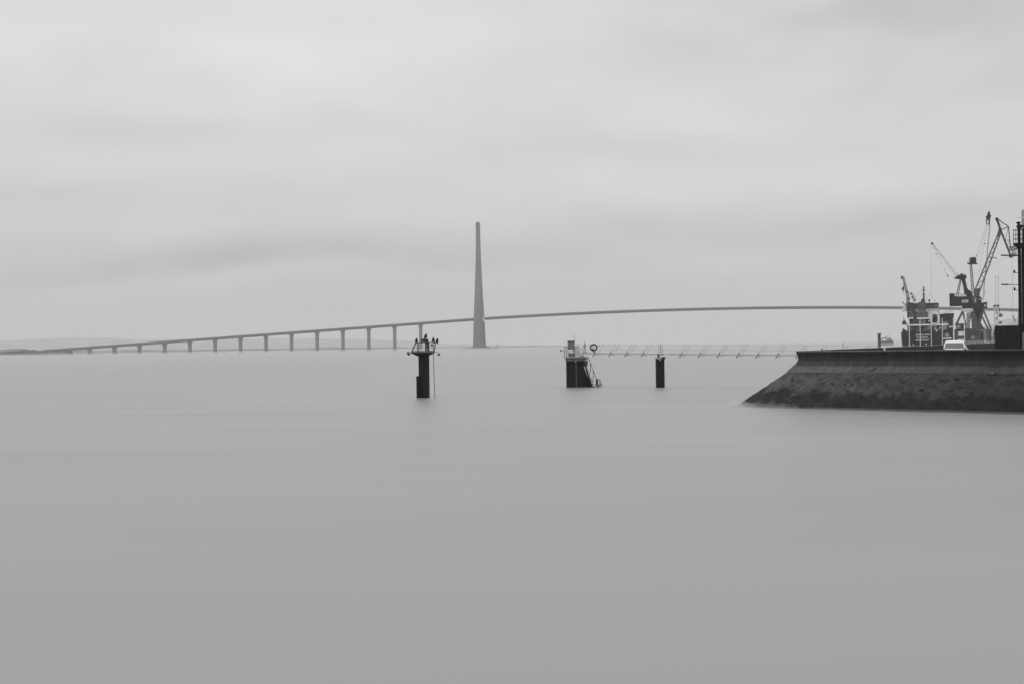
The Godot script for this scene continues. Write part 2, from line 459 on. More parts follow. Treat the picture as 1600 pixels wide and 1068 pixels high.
func bridge() -> void:
	var b := thing("cable_stayed_bridge", P1, "long grey road bridge with one tall tapering pylon across the estuary", "bridge")
	# deck: a shallow box girder with sloping undersides
	var deck := S()
	var fascia := S()
	var cross := [Vector2(-11, 0), Vector2(11, 0), Vector2(11, -0.9), Vector2(5, -3.4), Vector2(-5, -3.4), Vector2(-11, -0.9)]
	var stations := []
	var s := -760.0
	while s <= 1400.0:
		stations.append(s); s += 20.0
	for i in stations.size() - 1:
		for j in cross.size():
			var p: Vector2 = cross[j]
			var q: Vector2 = cross[(j + 1) % cross.size()]
			var o2 := Vector2(q.y - p.y, p.x - q.x).normalized() * -1.0
			var o := Vector3(0.1, 0, -0.995) * o2.x + Vector3.UP * o2.y
			var a := on_bridge(stations[i], deck_top(stations[i]) + p.y, p.x)
			var c := on_bridge(stations[i], deck_top(stations[i]) + q.y, q.x)
			var d := on_bridge(stations[i + 1], deck_top(stations[i + 1]) + q.y, q.x)
			var e := on_bridge(stations[i + 1], deck_top(stations[i + 1]) + p.y, p.x)
			deck.quad(a, c, d, e, o)
		for side in [-10.8, 10.8]:
			var a := on_bridge(stations[i], deck_top(stations[i]) + 0.55, side)
			var c := on_bridge(stations[i + 1], deck_top(stations[i + 1]) + 0.55, side)
			fascia.bar(a, c, 1.05, 0.35)
	var dk := obj("deck", deck, M.bridge_deck, b)
	obj("parapet", fascia, M.bridge_deck, dk)
	# piers under the approach viaduct
	for k in 14:
		var at := -100.2 - 44.82 * k
		var top := deck_top(at) - 3.4
		var w := 2.35
		var t := Transform3D(Basis(ALONG.normalized(), Vector3.UP, Vector3(-0.1, 0, 0.995)), on_bridge(at, 0))
		var flare := minf(7.0, top * 0.55)
		var pier := S().prism([Vector2(-w, 0), Vector2(w, 0), Vector2(w, top - flare), Vector2(w + 0.5, top - flare * 0.35), Vector2(4.0, top - 0.8), Vector2(4.0, top), Vector2(-4.0, top), Vector2(-4.0, top - 0.8), Vector2(-w - 0.5, top - flare * 0.35), Vector2(-w, top - flare)], 0, 6.5, t)
		var pr := obj("pier", pier, M.bridge_concrete, b)
		obj("pier_footing", S().box(t * Vector3(0, 0.3, 0), Vector3(8.0, 1.6, 12.0), t.basis), M.bridge_concrete, pr)
	# abutment and earth ramp at the far end
	var ab := S()
	var t := Transform3D(Basis(ALONG.normalized(), Vector3.UP, Vector3(-0.1, 0, 0.995)), on_bridge(0, 0))
	ab.prism([Vector2(-780, -0.5), Vector2(-716, -0.5), Vector2(-718, deck_top(-718) - 3.3), Vector2(-757, deck_top(-757) - 3.3), Vector2(-780, 2.5)], 0, 18, t)
	var abm := obj("abutment", ab, M.bridge_deck, b)
	obj("opening", S().box(t * Vector3(-727, 5.0, 9.2), Vector3(2.2, 1.6, 0.5), t.basis), M.pale_steel, abm)
	# two pylons: pairs of leaning legs that meet in a tall head
	for k in 2:
		var at: float = [0.0, 896.0][k]
		var f := Transform3D(Basis(ALONG.normalized(), Vector3.UP, Vector3(-0.1, 0, 0.995)), on_bridge(at, 0))
		var py := S()
		# outline along the bridge: half widths by height; spread across it
		var rows := [[0.0, 8.0, 22.0, 5.0], [50.0, 6.6, 17.0, 4.2], [100.0, 5.2, 8.5, 3.8], [135.0, 4.4, 3.6, 3.6], [150.0, 4.1, 0.0, 4.6], [180.0, 3.6, 0.0, 4.0], [205.0, 3.3, 0.0, 3.6], [212.0, 3.3, 0.0, 3.4], [214.5, 2.6, 0.0, 2.6]]
		for side in [-1.0, 1.0]:
			var grid := []
			for r in rows:
				var line := []
				for q in [[-1, -1], [-0.6, -1.25], [0.6, -1.25], [1, -1], [1, 1], [0.6, 1.25], [-0.6, 1.25], [-1, 1], [-1, -1]]:
					line.append(f * Vector3(q[0] * r[1], r[0], side * r[2] + q[1] * r[3] * (1.0 if r[2] > 0 else 0.9 + side * 0.02)))
				grid.append(line)
			for i in grid.size() - 1:
				for j in 8:
					var mid: Vector3 = (grid[i][j] + grid[i + 1][j + 1]) * 0.5 - f * Vector3(0, (rows[i][0] + rows[i + 1][0]) * 0.5, side * (rows[i][2] + rows[i + 1][2]) * 0.5)
					mid.y = 0
					py.quad(grid[i][j], grid[i][j + 1], grid[i + 1][j + 1], grid[i + 1][j], mid.normalized())
			py.quad(grid[-1][0], grid[-1][3], grid[-1][4], grid[-1][7], Vector3.UP)
		var pl := obj("pylon", py, M.bridge_concrete, b)
		obj("cross_beam", S().box(f * Vector3(0, 46.0, 0), Vector3(9, 4.5, 30), f.basis), M.bridge_concrete, pl)
		obj("anchorage_collar", S().box(f * Vector3(0, 209.5, 0), Vector3(7.4, 1.4, 9.6), f.basis), M.bridge_concrete, pl)
		if k == 0:
			obj("maintenance_cradle", S().box(f * Vector3(9.6, 48.6, 12), Vector3(4.0, 3.6, 4.0), f.basis).box(f * Vector3(8.2, 51.6, 13), Vector3(2.2, 2.8, 2.5), f.basis), M.white_paint, pl)
		# the little island that guards the foot
		var isl := S()
		isl.lathe(f * Vector3(2, 0, 0), [Vector2(35, -0.5), Vector2(32, 1.3), Vector2(20, 2.2), Vector2(15.5, 2.6), Vector2(14.5, 4.6), Vector2(12, 5.0), Vector2(0, 5.0)], 24)
		obj("pylon_footing", isl, M.bridge_deck, pl)
	# a few lorries' roofs cannot be told apart; small gantries along the main span can
	for k in 12:
		var at := 20.0 + 56.0 * k
		obj("inspection_box", S().box(on_bridge(at, deck_top(at) + 0.9, 9.0), Vector3(9.0, 1.0, 1.0)), M.bridge_deck, b)

# -------------------------------------------------------------------- seawall
const CORNER := Vector2(25.07, 112.6)
const NEAR_RUN := Vector2(0.695, -0.717)
const FAR_RUN := Vector2(0.403, 0.915)
func wall_line(far_to: float, near_to: float) -> Array:
	# rows of [x, distance, outward x, outward distance, run]: from the right of the picture round the rounded corner and away
	var out := []
	var a0 := deg_to_rad(224.1)
	var a1 := deg_to_rad(156.2)
	var n0 := Vector2(cos(a0), sin(a0))
	var p0 := CORNER + n0 * 2.5
	var t := near_to
	while t > 0.001:
		var p := p0 + NEAR_RUN * t
		out.append([p.x, p.y, n0.x, n0.y, -t])
		t -= 0.09 if t < 24.0 else 2.0
	for k in 81:
		var a := lerpf(a0, a1, k / 80.0)
		var o := Vector2(cos(a), sin(a))
		var p := CORNER + o * 2.5
		out.append([p.x, p.y, o.x, o.y, k * 0.0975])
	var n1 := Vector2(cos(a1), sin(a1))
	var p1 := CORNER + n1 * 2.5
	t = 0.4
	while t < far_to:
		var p := p1 + FAR_RUN * t
		out.append([p.x, p.y, n1.x, n1.y, 7.9 + t])
		t += 0.3 if t < 8.0 else 4.0
	return out

func seawall() -> void:
	var line := wall_line(236.0, 60.0)
	var w := thing("seawall", Vector3(24.0, 0, -111.0), "dark curved concrete seawall with a rough stone slope falling to the water", "seawall")
	var f := FastNoiseLite.new()
	f.seed = 41; f.frequency = 1.0; f.fractal_octaves = 5; f.fractal_type = FastNoiseLite.FRACTAL_FBM
	var cell := FastNoiseLite.new()
	cell.seed = 4; cell.noise_type = FastNoiseLite.TYPE_CELLULAR; cell.frequency = 1.0
	cell.cellular_return_type = FastNoiseLite.RETURN_DISTANCE2_SUB
	# the cast parapet: outward offset, height
	var prof := [[-0.5, 3.1], [-0.5, 4.0], [-0.5, 4.24], [-0.46, 4.28], [-0.2, 4.285], [0.0, 4.28], [0.03, 4.25], [0.03, 4.17], [0.0, 4.1], [-0.04, 4.04], [-0.08, 3.96], [-0.11, 3.88], [-0.125, 3.8], [-0.13, 3.72], [-0.12, 3.64], [-0.1, 3.55], [-0.06, 3.46], [-0.02, 3.38], [0.04, 3.3], [0.12, 3.22], [0.21, 3.14], [0.31, 3.06], [0.42, 2.97], [0.53, 2.88], [0.63, 2.79], [0.73, 2.71], [0.8, 2.6]]
	var grid := []
	var cols := []
	for r in line:
		var row := []
		var crow := []
		for i in prof.size():
			var q = prof[i]
			var wob: float = f.get_noise_2d(r[4] * 0.5, q[1] * 1.5) * 0.018
			row.append(Vector3(r[0] + r[2] * (q[0] + wob), q[1] + f.get_noise_2d(r[4] * 0.35, 9.0) * 0.02, -(r[1] + r[3] * (q[0] + wob))))
			# cast concrete, blackened by weather from the lip down; the foot of the curve is scoured paler by the waves
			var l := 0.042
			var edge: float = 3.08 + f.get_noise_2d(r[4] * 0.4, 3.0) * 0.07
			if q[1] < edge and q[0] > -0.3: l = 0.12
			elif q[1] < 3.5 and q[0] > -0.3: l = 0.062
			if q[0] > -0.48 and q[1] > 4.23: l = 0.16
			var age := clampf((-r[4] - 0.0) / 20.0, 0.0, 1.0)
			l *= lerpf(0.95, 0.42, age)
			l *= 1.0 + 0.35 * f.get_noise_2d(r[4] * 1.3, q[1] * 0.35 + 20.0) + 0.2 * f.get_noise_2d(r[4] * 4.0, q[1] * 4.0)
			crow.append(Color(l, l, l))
		grid.append(row); cols.append(crow)
	obj("parapet", S().skin(grid, cols), M.cast_wall, w)
	# the slope of old stonework
	var g2 := []
	var c2 := []
	for r in line:
		var row := []
		var crow := []
		var steps := 66
		for i in steps + 1:
			var t := float(i) / steps
			var off := lerpf(0.7, 5.7, t)
			var y := lerpf(2.68, -0.64, t)
			var sl: float = r[4] * 1.0
			var bump := f.get_noise_2d(sl * 0.9 + off * 0.7, off * 1.3 - sl * 0.3) * 0.10 + (cell.get_noise_2d(sl * 1.1 + off * 0.9, off * 2.4) + 0.5) * 0.10 + f.get_noise_2d(sl * 3.5 + off * 2.5, off * 5.0) * 0.035
			bump *= 0.55 * smoothstep(0.0, 0.06, t)
			row.append(Vector3(r[0] + r[2] * (off + bump * 0.55), y + bump * 0.83 - 0.04, -(r[1] + r[3] * (off + bump * 0.55))))
			var l := 0.13
			var age := clampf((-r[4] + 3.0) / 22.0, 0.0, 1.0)
			l *= lerpf(1.3, 0.46, age)
			l *= 1.0 + 0.6 * f.get_noise_2d(sl * 0.8 + off * 0.6, off * 0.9 + 40.0) + 0.35 * f.get_noise_2d(sl * 2.6 + off * 2.0, off * 4.4)
			# chips and lime runs down the slope
			var along := (-sl - off * 1.1) * 0.7
			var athwart := (-sl + off * 1.1) * 0.7
			var chip := f.get_noise_2d(along * 0.7, athwart * 3.2 + 130.0)
			l *= 1.0 + 0.5 * smoothstep(0.15, 0.5, chip) * (1.0 - age * 0.6) - 0.35 * smoothstep(0.2, 0.5, -chip)
			# a weed line: black growth between high and low water, with a ragged edge
			var rag := f.get_noise_2d(sl * 0.55, 60.0) * 0.55 + f.get_noise_2d(sl * 2.2, off * 2.0 + 70.0) * 0.22
			var top := 1.30 + rag - 0.012 * maxf(-sl, 0.0)
			var low := 0.42 + f.get_noise_2d(sl * 0.7, 90.0) * 0.3 - 0.09 * maxf(-sl, 0.0)
			var weed := smoothstep(top + 0.16, top - 0.16, y) * smoothstep(low - 0.2, low + 0.2, y)
			l *= lerpf(1.0, lerpf(0.3, 0.5, age), weed)
			if y < low: l *= lerpf(1.0, 1.5, smoothstep(low, low - 0.4, y) * (1.0 - age))
			crow.append(Color(l, l, l))
		g2.append(row); c2.append(crow)
	var rev := obj("stone_slope", S().skin(g2, c2), M.stone_wall, w)
	# blocks that stand proud of the slope
	var kinds := []
	for k in 5:
		var s := S()
		var a := rng.randf_range(0.25, 0.6); var b := rng.randf_range(0.1, 0.17); var c := rng.randf_range(0.02, 0.05)
		var lo := []
		var hi := []
		for j in 6:
			var an := TAU * j / 6.0 + rng.randf_range(-0.3, 0.3)
			var e := Vector2(cos(an) * a, sin(an) * b) * rng.randf_range(0.85, 1.1)
			lo.append(Vector3(e.x, -0.08, e.y)); hi.append(Vector3(e.x * 0.86, c + rng.randf_range(-0.02, 0.02), e.y * 0.84))
		var cen := Vector3(0, c + 0.01, 0)
		for j in 6:
			var l := (j + 1) % 6
			var o: Vector3 = (lo[j] + lo[l]); o.y = 0.15; o = o.normalized()
			s.quad(lo[j], lo[l], hi[l], hi[j], o)
			s.tri(hi[j], hi[l], cen, Vector3.UP, Vector3.UP, Vector3.UP)
		kinds.append(s.mesh(Vector3.ZERO))
	var seen := line.filter(func(r): return r[4] > -21.0 and r[4] < 2.5)
	for k in 30:
		var r = seen[rng.randi() % seen.size()]
		var t := rng.randf_range(0.03, 0.8)
		var off := lerpf(0.7, 5.7, t)
		var y := lerpf(2.68, -0.64, t) + 0.0
		var out := Vector3(r[2], 0, -r[3])
		var up := (out * 0.55 + Vector3.UP * 0.83).normalized()
		var side := out.cross(Vector3.UP).normalized()
		var lean := Basis(side, up, side.cross(up)) * Basis(Vector3.UP, rng.randf_range(-0.9, -0.1)) * Basis(Vector3.RIGHT, rng.randf_range(-0.1, 0.1))
		var o := MeshInstance3D.new()
		o.name = "stone"
		o.mesh = kinds[k % 5]
		var roll := rng.randf()
		o.material_override = M.stone_pale if roll > 0.97 else (M.stone_dark if roll < 0.45 else M.stone)
		o.transform = Transform3D(lean.scaled(Vector3.ONE * rng.randf_range(0.6, 1.15)), Vector3(r[0] + r[2] * off, y, -(r[1] + r[3] * off)) - Vector3(24.0, 0, -111.0))
		rev.add_child(o, true)
	# a pale block let into the top of the slope, and an open crack in the cast foot
	var at := Vector2(CORNER.x + cos(deg_to_rad(224.1)) * 2.5, CORNER.y + sin(deg_to_rad(224.1)) * 2.5) + NEAR_RUN * 15.6 + Vector2(-0.718, -0.696) * 0.82
	obj("pale_block", S().box(Vector3(at.x, 2.66, -at.y), Vector3(0.42, 0.2, 0.3), Basis(Vector3.UP, deg_to_rad(44))), M.stone_pale, w)
	var c0 := Vector2(CORNER.x - 1.795, CORNER.y - 1.74) + NEAR_RUN * 5.6 + Vector2(-0.718, -0.696) * 0.79
	var c1 := Vector2(CORNER.x - 1.795, CORNER.y - 1.74) + NEAR_RUN * 6.15 + Vector2(-0.718, -0.696) * 0.44
	obj("crack", S().bar(Vector3(c0.x, 2.73, -c0.y), Vector3(c1.x, 3.0, -c1.y), 0.035, 0.035), M.rubber, w)

func surf() -> void:
	# the long exposure turns the lapping waves into a soft mist along the foot of the slope
	var fm := FogMaterial.new()
	fm.density = 0.13
	fm.albedo = Color(0.97, 0.97, 0.97)
	var foot := CORNER + Vector2(cos(deg_to_rad(224.1)), sin(deg_to_rad(224.1))) * 7.1
	for q in [[foot + NEAR_RUN * 16.0, 46.0, -45.9, "low mist of blurred waves along the foot of the seawall's slope", 0.4], [CORNER + Vector2(cos(3.6), sin(3.6)) * 6.6, 7.5, -60.0, "low mist of blurred waves at the near side of the seawall's rounded tip", 0.7], [CORNER + Vector2(cos(3.15), sin(3.15)) * 7.0, 8.5, -88.0, "low mist of blurred waves off the very tip of the seawall", 0.8]]:
		for inner in 2:
			var v := FogVolume.new()
			v.name = numbered("surf_mist")
			v.shape = RenderingServer.FOG_VOLUME_SHAPE_ELLIPSOID
			v.size = Vector3(q[1] * (1.0 - 0.1 * inner), q[4] * (1.0 - 0.5 * inner), 2.6 - 0.9 * inner)
			v.material = fm
			v.position = Vector3(q[0].x, 0.0, -q[0].y)
			v.rotation_degrees.y = q[2]
			add_child(v)
			tag(v, q[3] + (", its thicker core" if inner else ""), "mist")
			v.set_meta("kind", "stuff")

func sea_mist() -> void:
	# a thin layer of mist lying on the far water
	var fm := FogMaterial.new()
	fm.density = 0.0006
	fm.albedo = Color(0.97, 0.97, 0.97)
	var v := FogVolume.new()
	v.name = "sea_mist"
	v.shape = RenderingServer.FOG_VOLUME_SHAPE_BOX
	v.size = Vector3(4600, 3.4, 2700)
	v.material = fm
	v.position = Vector3(0, 1.6, -1680)
	add_child(v)
	tag(v, "thin pale mist lying on the far water under the bridge", "mist")
	v.set_meta("kind", "stuff")

func quays() -> void:
	var line := wall_line(236.0, 60.0)
	var poly := []
	for i in range(0, line.size(), 6):
		var r = line[i]
		poly.append(Vector2(r[0] - r[2] * 0.3, -(r[1] - r[3] * 0.3)))
	poly.append(Vector2(300, -330)); poly.append(Vector2(300, -67))
	struct("quay_ground", S().plate(poly, 2.2, 3.2), M.asphalt)
	struct("harbour_ground", S().plate([Vector2(118, -425), Vector2(420, -425), Vector2(420, -900), Vector2(283, -900), Vector2(174, -545), Vector2(160, -478), Vector2(133, -478)], -1.0, 3.2), M.asphalt)

# -------------------------------------------------------------------- mooring dolphin with the birds
func rail(called: String, pts: Array, r: float, m: Material, parent: Node3D) -> Node3D:
	var s := S()
	for i in pts.size() - 1: s.tube(pts[i], pts[i + 1], r, r, 6)
	return obj(called, s, m, parent)

func dolphin() -> void:
	const D := 140.6
	var base := Vector3(-8.834, -0.003, -140.600)
	base.y = 0
	var d := thing("mooring_dolphin", base, "tall dark square mooring post with a railed platform standing alone in the water", "mooring post")
	var yaw := Basis(Vector3.UP, deg_to_rad(52))
	var cx := -8.746
	obj("pile", S().box(Vector3(cx, 1.7, -D), Vector3(0.64, 5.4, 0.86), yaw), M.tarred_pile, d)
	obj("pile_corner", S().box(Vector3(cx + 0.30, 1.65, -D + 0.30), Vector3(0.44, 5.3, 0.05), Basis(Vector3.UP, deg_to_rad(34))), M.tarred_pile_pale, d)
	obj("fender", S().span(Vector3(-9.499, -1.2, -D - 0.2), Vector3(-9.195, 2.156, -D + 0.35)), M.tarred_pile, d)
	var lo := 4.142
	var hi := 4.414
	var fl := S()
	fl.lathe(Vector3(-8.836, 0, -D), [Vector2(0.56, lo - 0.02), Vector2(1.13, hi - 0.02), Vector2(1.17, hi), Vector2(1.17, hi + 0.06), Vector2(0, hi + 0.06)], 12)
	obj("platform", fl, M.tarred_pile, d)
	var floor_y := hi + 0.06
	var rt := 5.448
	var cxp := -8.836
	# guard rail: a ring on leaning posts
	for k in 8:
		var a := TAU * (k + 0.5) / 8.0
		var lean := 0.6 if cos(a) < -0.5 else (1.12 if cos(a) > 0.5 else 1.0)
		var p := Vector3(cxp + cos(a) * 1.22, floor_y, -D + sin(a) * 1.0)
		var q := Vector3(cxp + cos(a) * 1.22 * lean, rt, -D + sin(a) * 1.0)
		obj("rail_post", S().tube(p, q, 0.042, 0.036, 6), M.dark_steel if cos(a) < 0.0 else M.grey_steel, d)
	for h in [1.0, 0.72, 0.38]:
		var ring := S()
		for k in 8:
			var a := TAU * (k + 0.5) / 8.0
			var b := TAU * (k + 1.5) / 8.0
			var la := lerpf(1.0, 0.6 if cos(a) < -0.5 else (1.12 if cos(a) > 0.5 else 1.0), h)
			var lb := lerpf(1.0, 0.6 if cos(b) < -0.5 else (1.12 if cos(b) > 0.5 else 1.0), h)
			var y := lerpf(floor_y, rt, h)
			ring.tube(Vector3(cxp + cos(a) * 1.22 * la, y, -D + sin(a)), Vector3(cxp + cos(b) * 1.22 * lb, y, -D + sin(b)), 0.042 if h == 1.0 else 0.02, -1.0, 6)
		obj("guard_rail", ring, M.dark_steel if h == 1.0 else M.galvanised, d)
	var toe := S()
	for k in 16:
		var a := TAU * k / 16.0
		toe.box(Vector3(cxp + cos(a) * 1.14, floor_y + 0.09, -D + sin(a) * 1.14), Vector3(0.4, 0.16, 0.02), Basis(Vector3.UP, -a + PI / 2))
	obj("toe_board", toe, M.grey_steel, d)
	obj("cabinet", S().span(Vector3(-8.581, 5.517, -140.100), Vector3(-8.195, 4.442, -140.900)), M.tarred_pile, d)
	var tb := obj("sensor_box", S().span(Vector3(-8.981, 5.806, -140.200), Vector3(-8.294, 5.502, -141.000)), M.ship_grey, d)
	obj("lid", S().span(Vector3(-8.785, 5.822, -140.100), Vector3(-8.277, 5.769, -141.100)), M.cabinet_grey, tb)
	obj("brace", S().bar(Vector3(-8.508, 4.553, -139.500), Vector3(-8.076, 4.911, -139.500), 0.04), M.galvanised, d)
	# floodlights on arms
	var fa := obj("floodlight_arm", S().bar(Vector3(-9.911, 4.480, -140.600), Vector3(-10.321, 4.536, -140.600), 0.05).bar(Vector3(-9.944, 4.391, -140.600), Vector3(-10.199, 4.243, -140.600), 0.06), M.dark_steel, d)
	var fb := obj("floodlight", S().prism([Vector2(-10.424, 4.474), Vector2(-10.283, 4.548), Vector2(-10.072, 4.305), Vector2(-10.301, 4.181)], -D, 0.34), M.dark_steel, d)
	obj("floodlight_glass", S().bar(Vector3(-10.404, 4.524, -140.600), Vector3(-10.226, 4.573, -140.600), 0.08, 0.3), M.lamp_glass, fb)
	obj("floodlight_arm", S().bar(Vector3(-7.677, 4.487, -140.600), Vector3(-7.196, 4.455, -140.600), 0.05), M.galvanised, d)
	var fc := obj("floodlight", S().prism([Vector2(-7.427, 4.293), Vector2(-7.146, 4.416), Vector2(-7.174, 4.226), Vector2(-7.265, 4.088)], -D, 0.34), M.dark_steel, d)
	obj("floodlight_glass", S().bar(Vector3(-7.146, 4.429, -140.600), Vector3(-7.161, 4.252, -140.600), 0.06, 0.3), M.lamp_glass, fc)
	var lan := obj("lantern", S().prism([Vector2(-8.010, 5.288), Vector2(-7.757, 5.322), Vector2(-7.849, 5.059), Vector2(-7.938, 5.009), Vector2(-7.974, 5.149)], -D + 0.5, 0.3), M.dark_steel, d)
	obj("lantern_glass", S().box(Vector3(-7.855, 5.260, -139.900), Vector3(0.1, 0.1, 0.06)), M.lamp_glass, lan)
	obj("hanging_pipe", S().sweep([Vector3(-7.735, 5.547, -139.400), Vector3(-7.732, 4.417, -139.400), Vector3(-7.707, 2.597, -139.400), Vector3(-7.637, -0.039, -139.400)], [0.035, 0.035, 0.035, 0.035], 6), M.grey_steel, d)
	for k in 5: obj("ladder_rung", S().bar(Vector3(-7.737, 5.421, -139.400) + Vector3(-0.12, -0.2 * k, 0), Vector3(-7.737, 5.421, -139.400) + Vector3(0.12, -0.2 * k, 0), 0.025), M.galvanised, d)
	bird(Vector3(-9.549, 5.443, -140.600), 205.0, 24.0, 1.12, "dark bird hunched on the left corner of the mooring post's rail")
	bird(Vector3(-8.494, 5.814, -140.600), 10.0, 4.0, 1.2, "dark bird with raised head on top of the mooring post's sensor box")
	bird(Vector3(-7.854, 5.438, -140.600), 150.0, 16.0, 1.2, "slim dark bird on the rail between the box and the right corner")
	bird(Vector3(-7.525, 5.421, -140.600), 200.0, 30.0, 1.1, "dark bird with tail stuck out on the right end of the rail")

func bird(at: Vector3, yaw: float, lean: float, size: float, label: String) -> void:
	var s := S()
	var t := Transform3D(Basis(Vector3.UP, deg_to_rad(yaw)) * Basis(Vector3.BACK, deg_to_rad(lean)) * Basis.from_scale(Vector3.ONE * size), at)
	var p := [Vector3(-0.19, -0.02, 0), Vector3(-0.13, 0.03, 0), Vector3(-0.085, 0.075, 0), Vector3(-0.045, 0.13, 0), Vector3(-0.015, 0.19, 0), Vector3(0.005, 0.25, 0), Vector3(0.012, 0.3, 0), Vector3(0.018, 0.335, 0), Vector3(0.035, 0.368, 0), Vector3(0.06, 0.378, 0), Vector3(0.082, 0.374, 0), Vector3(0.1, 0.369, 0), Vector3(0.15, 0.36, 0)]
	var r := [0.035, 0.05, 0.09, 0.125, 0.135, 0.115, 0.08, 0.058, 0.054, 0.05, 0.036, 0.018, 0.006]
	var q := []
	for k in p: q.append(t * k)
	var sc := []
	for k in r: sc.append(k * size)
	s.sweep(q, sc, 10, 0.9)
	for z in [-0.03, 0.03]:
		var up := Transform3D(Basis(Vector3.UP, deg_to_rad(yaw)), at)
		s.tube(t * Vector3(-0.03, 0.1, z), up * Vector3(0.0, 0.0, z), 0.016 * size, 0.008, 5)
		for a in [-0.4, 0.0, 0.4]:
			s.tube(up * Vector3(0, 0.004, z), up * Vector3(0.05 * cos(a), 0.002, z + 0.05 * sin(a)), 0.008, 0.004, 4)
	# folded wings
	for z in [-1.0, 1.0]:
		s.sweep([t * Vector3(0.0, 0.25, z * 0.08), t * Vector3(-0.05, 0.17, z * 0.105), t * Vector3(-0.11, 0.08, z * 0.075), t * Vector3(-0.17, 0.0, z * 0.02)], [0.02 * size, 0.03 * size, 0.024 * size, 0.006 * size], 6)
	var o := thing("bird", at, label, "bird", "birds perched on the mooring post")
	obj("body", s, M.plumage, o)

# -------------------------------------------------------------------- jetty head with its stair
func jetty() -> void:
	const D := 169.0
	var base := Vector3(7.537, 0.027, -169.000)
	base.y = 0
	var j := thing("jetty_head", base, "railed concrete jetty head on two dark columns, with a stair down to the water", "jetty")
	var top := 3.145
	obj("column", S().prism([Vector2(6.422, -1.5), Vector2(7.487, -1.5), Vector2(7.487, top), Vector2(6.422, top)], -D, 1.5), M.tarred_pile, j)
	obj("column", S().prism([Vector2(7.624, -1.5), Vector2(8.475, -1.5), Vector2(8.475, top), Vector2(7.624, top)], -D - 0.05, 1.5), M.tarred_pile, j)
	obj("column_joint", S().span(Vector3(7.487, -1.5, -D - 0.5), Vector3(7.624, top - 0.2, -D + 0.62)), M.cap_concrete, j)
	obj("raking_strut", S().prism([Vector2(8.484, 2.448), Vector2(9.512, -0.229), Vector2(9.492, -1.597), Vector2(8.428, -1.583)], -D - 0.5, 0.5), M.tarred_pile, j)
	obj("cap_beam", S().prism([Vector2(6.369, 3.497), Vector2(8.803, 3.493), Vector2(8.799, 3.250), Vector2(8.493, 3.117), Vector2(6.363, 3.116)], -D, 2.1), M.cap_concrete, j)
	var slab := obj("deck_slab", S().prism([Vector2(6.172, 3.606), Vector2(6.171, 3.484), Vector2(9.031, 3.482), Vector2(9.032, 3.604)], -D, 2.5), M.cabinet_grey, j)
	for k in 2:
		obj("bollard", S().lathe(Vector3(8.136 + k * 0.26, 3.602, -D + 0.7), [Vector2(0.09, 0), Vector2(0.075, 0.08), Vector2(0.11, 0.12), Vector2(0.1, 0.17), Vector2(0, 0.18)], 10), M.black_steel, slab)
	# guard rails: front and back of the platform
	var fl := 3.624
	for z in [1.05, -1.05]:
		for u in [6.241, 6.484, 7.473, 7.701, 7.944]:
			obj("rail_post", S().tube(Vector3(u, fl, -D + z), Vector3(u, 4.810, -D + z), 0.032, -1, 6), M.galvanised, j)
		for y in [4.810, 4.248]:
			obj("guard_rail", S().tube(Vector3(6.210, y, -D + z), Vector3(7.975, y, -D + z), 0.026, -1, 6), M.grey_steel if y > 4.5 else M.galvanised, j)
	for y in [4.810, 4.248]:
		obj("guard_rail", S().tube(Vector3(6.210, y, -D - 1.05), Vector3(6.210, y, -D + 1.05), 0.026, -1, 6), M.grey_steel, j)
	# instrument cabinet on legs over a low cupboard
	var cab := obj("instrument_cabinet", S().span(Vector3(6.620, 5.470, -168.700), Vector3(7.392, 4.471, -169.300)), M.grey_steel, j)
	obj("cabinet_roof", S().span(Vector3(6.594, 5.500, -168.600), Vector3(7.432, 5.408, -169.400)), M.dark_steel, cab)
	obj("cabinet_door", S().span(Vector3(6.686, 5.347, -168.680), Vector3(7.306, 4.534, -168.700)), M.grey_steel, cab)
	for u in [6.667, 7.321]:
		for z in [-0.25, 0.25]: obj("cabinet_leg", S().tube(Vector3(u, fl, -D + z), Vector3(u, 4.476, -D + z), 0.03, -1, 6), M.galvanised, cab)
	var cup := obj("cupboard", S().span(Vector3(6.756, 4.056, -168.600), Vector3(7.418, 3.617, -169.300)), M.grey_steel, j)
	for q in [Vector3(6.774, 4.003, -168.500), Vector3(6.756, 3.799, -168.500)]: obj("cupboard_hinge", S().box(q, Vector3(0.11, 0.13, 0.1)), M.black_steel, cup)
	obj("brace", S().bar(Vector3(7.046, 4.189, -168.600), Vector3(7.277, 4.428, -168.600), 0.07), M.dark_steel, j)
	var ae := obj("aerial", S().tube(Vector3(7.451, 3.641, -169.000), Vector3(7.467, 5.885, -169.000), 0.035, 0.022, 6), M.grey_steel, j)
	obj("aerial_tip", S().tube(Vector3(7.361, 5.963, -169.000), Vector3(7.356, 6.160, -169.000), 0.03, 0.03, 6).tube(Vector3(7.466, 5.870, -169.000), Vector3(7.361, 5.963, -169.000), 0.012, -1, 5), M.galvanised, ae)
	obj("lamp_post", S().tube(Vector3(7.710, 4.817, -169.000), Vector3(7.730, 5.151, -169.000), 0.03, 0.03, 6), M.galvanised, j)
	var la := obj("lamp_arm", S().bar(Vector3(6.212, 4.259, -169.000), Vector3(5.878, 4.295, -169.000), 0.05), M.dark_steel, j)
	obj("lamp_head", S().prism([Vector2(5.698, 4.525), Vector2(5.865, 4.493), Vector2(5.908, 4.264), Vector2(5.740, 4.236)], -D, 0.2), M.grey_steel, la)
	# the stair: stringers, treads, handrail on posts, lower landing
	obj("stair_head", S().span(Vector3(8.478, 3.124, -168.400), Vector3(8.936, 2.500, -169.200)), M.grey_steel, j)
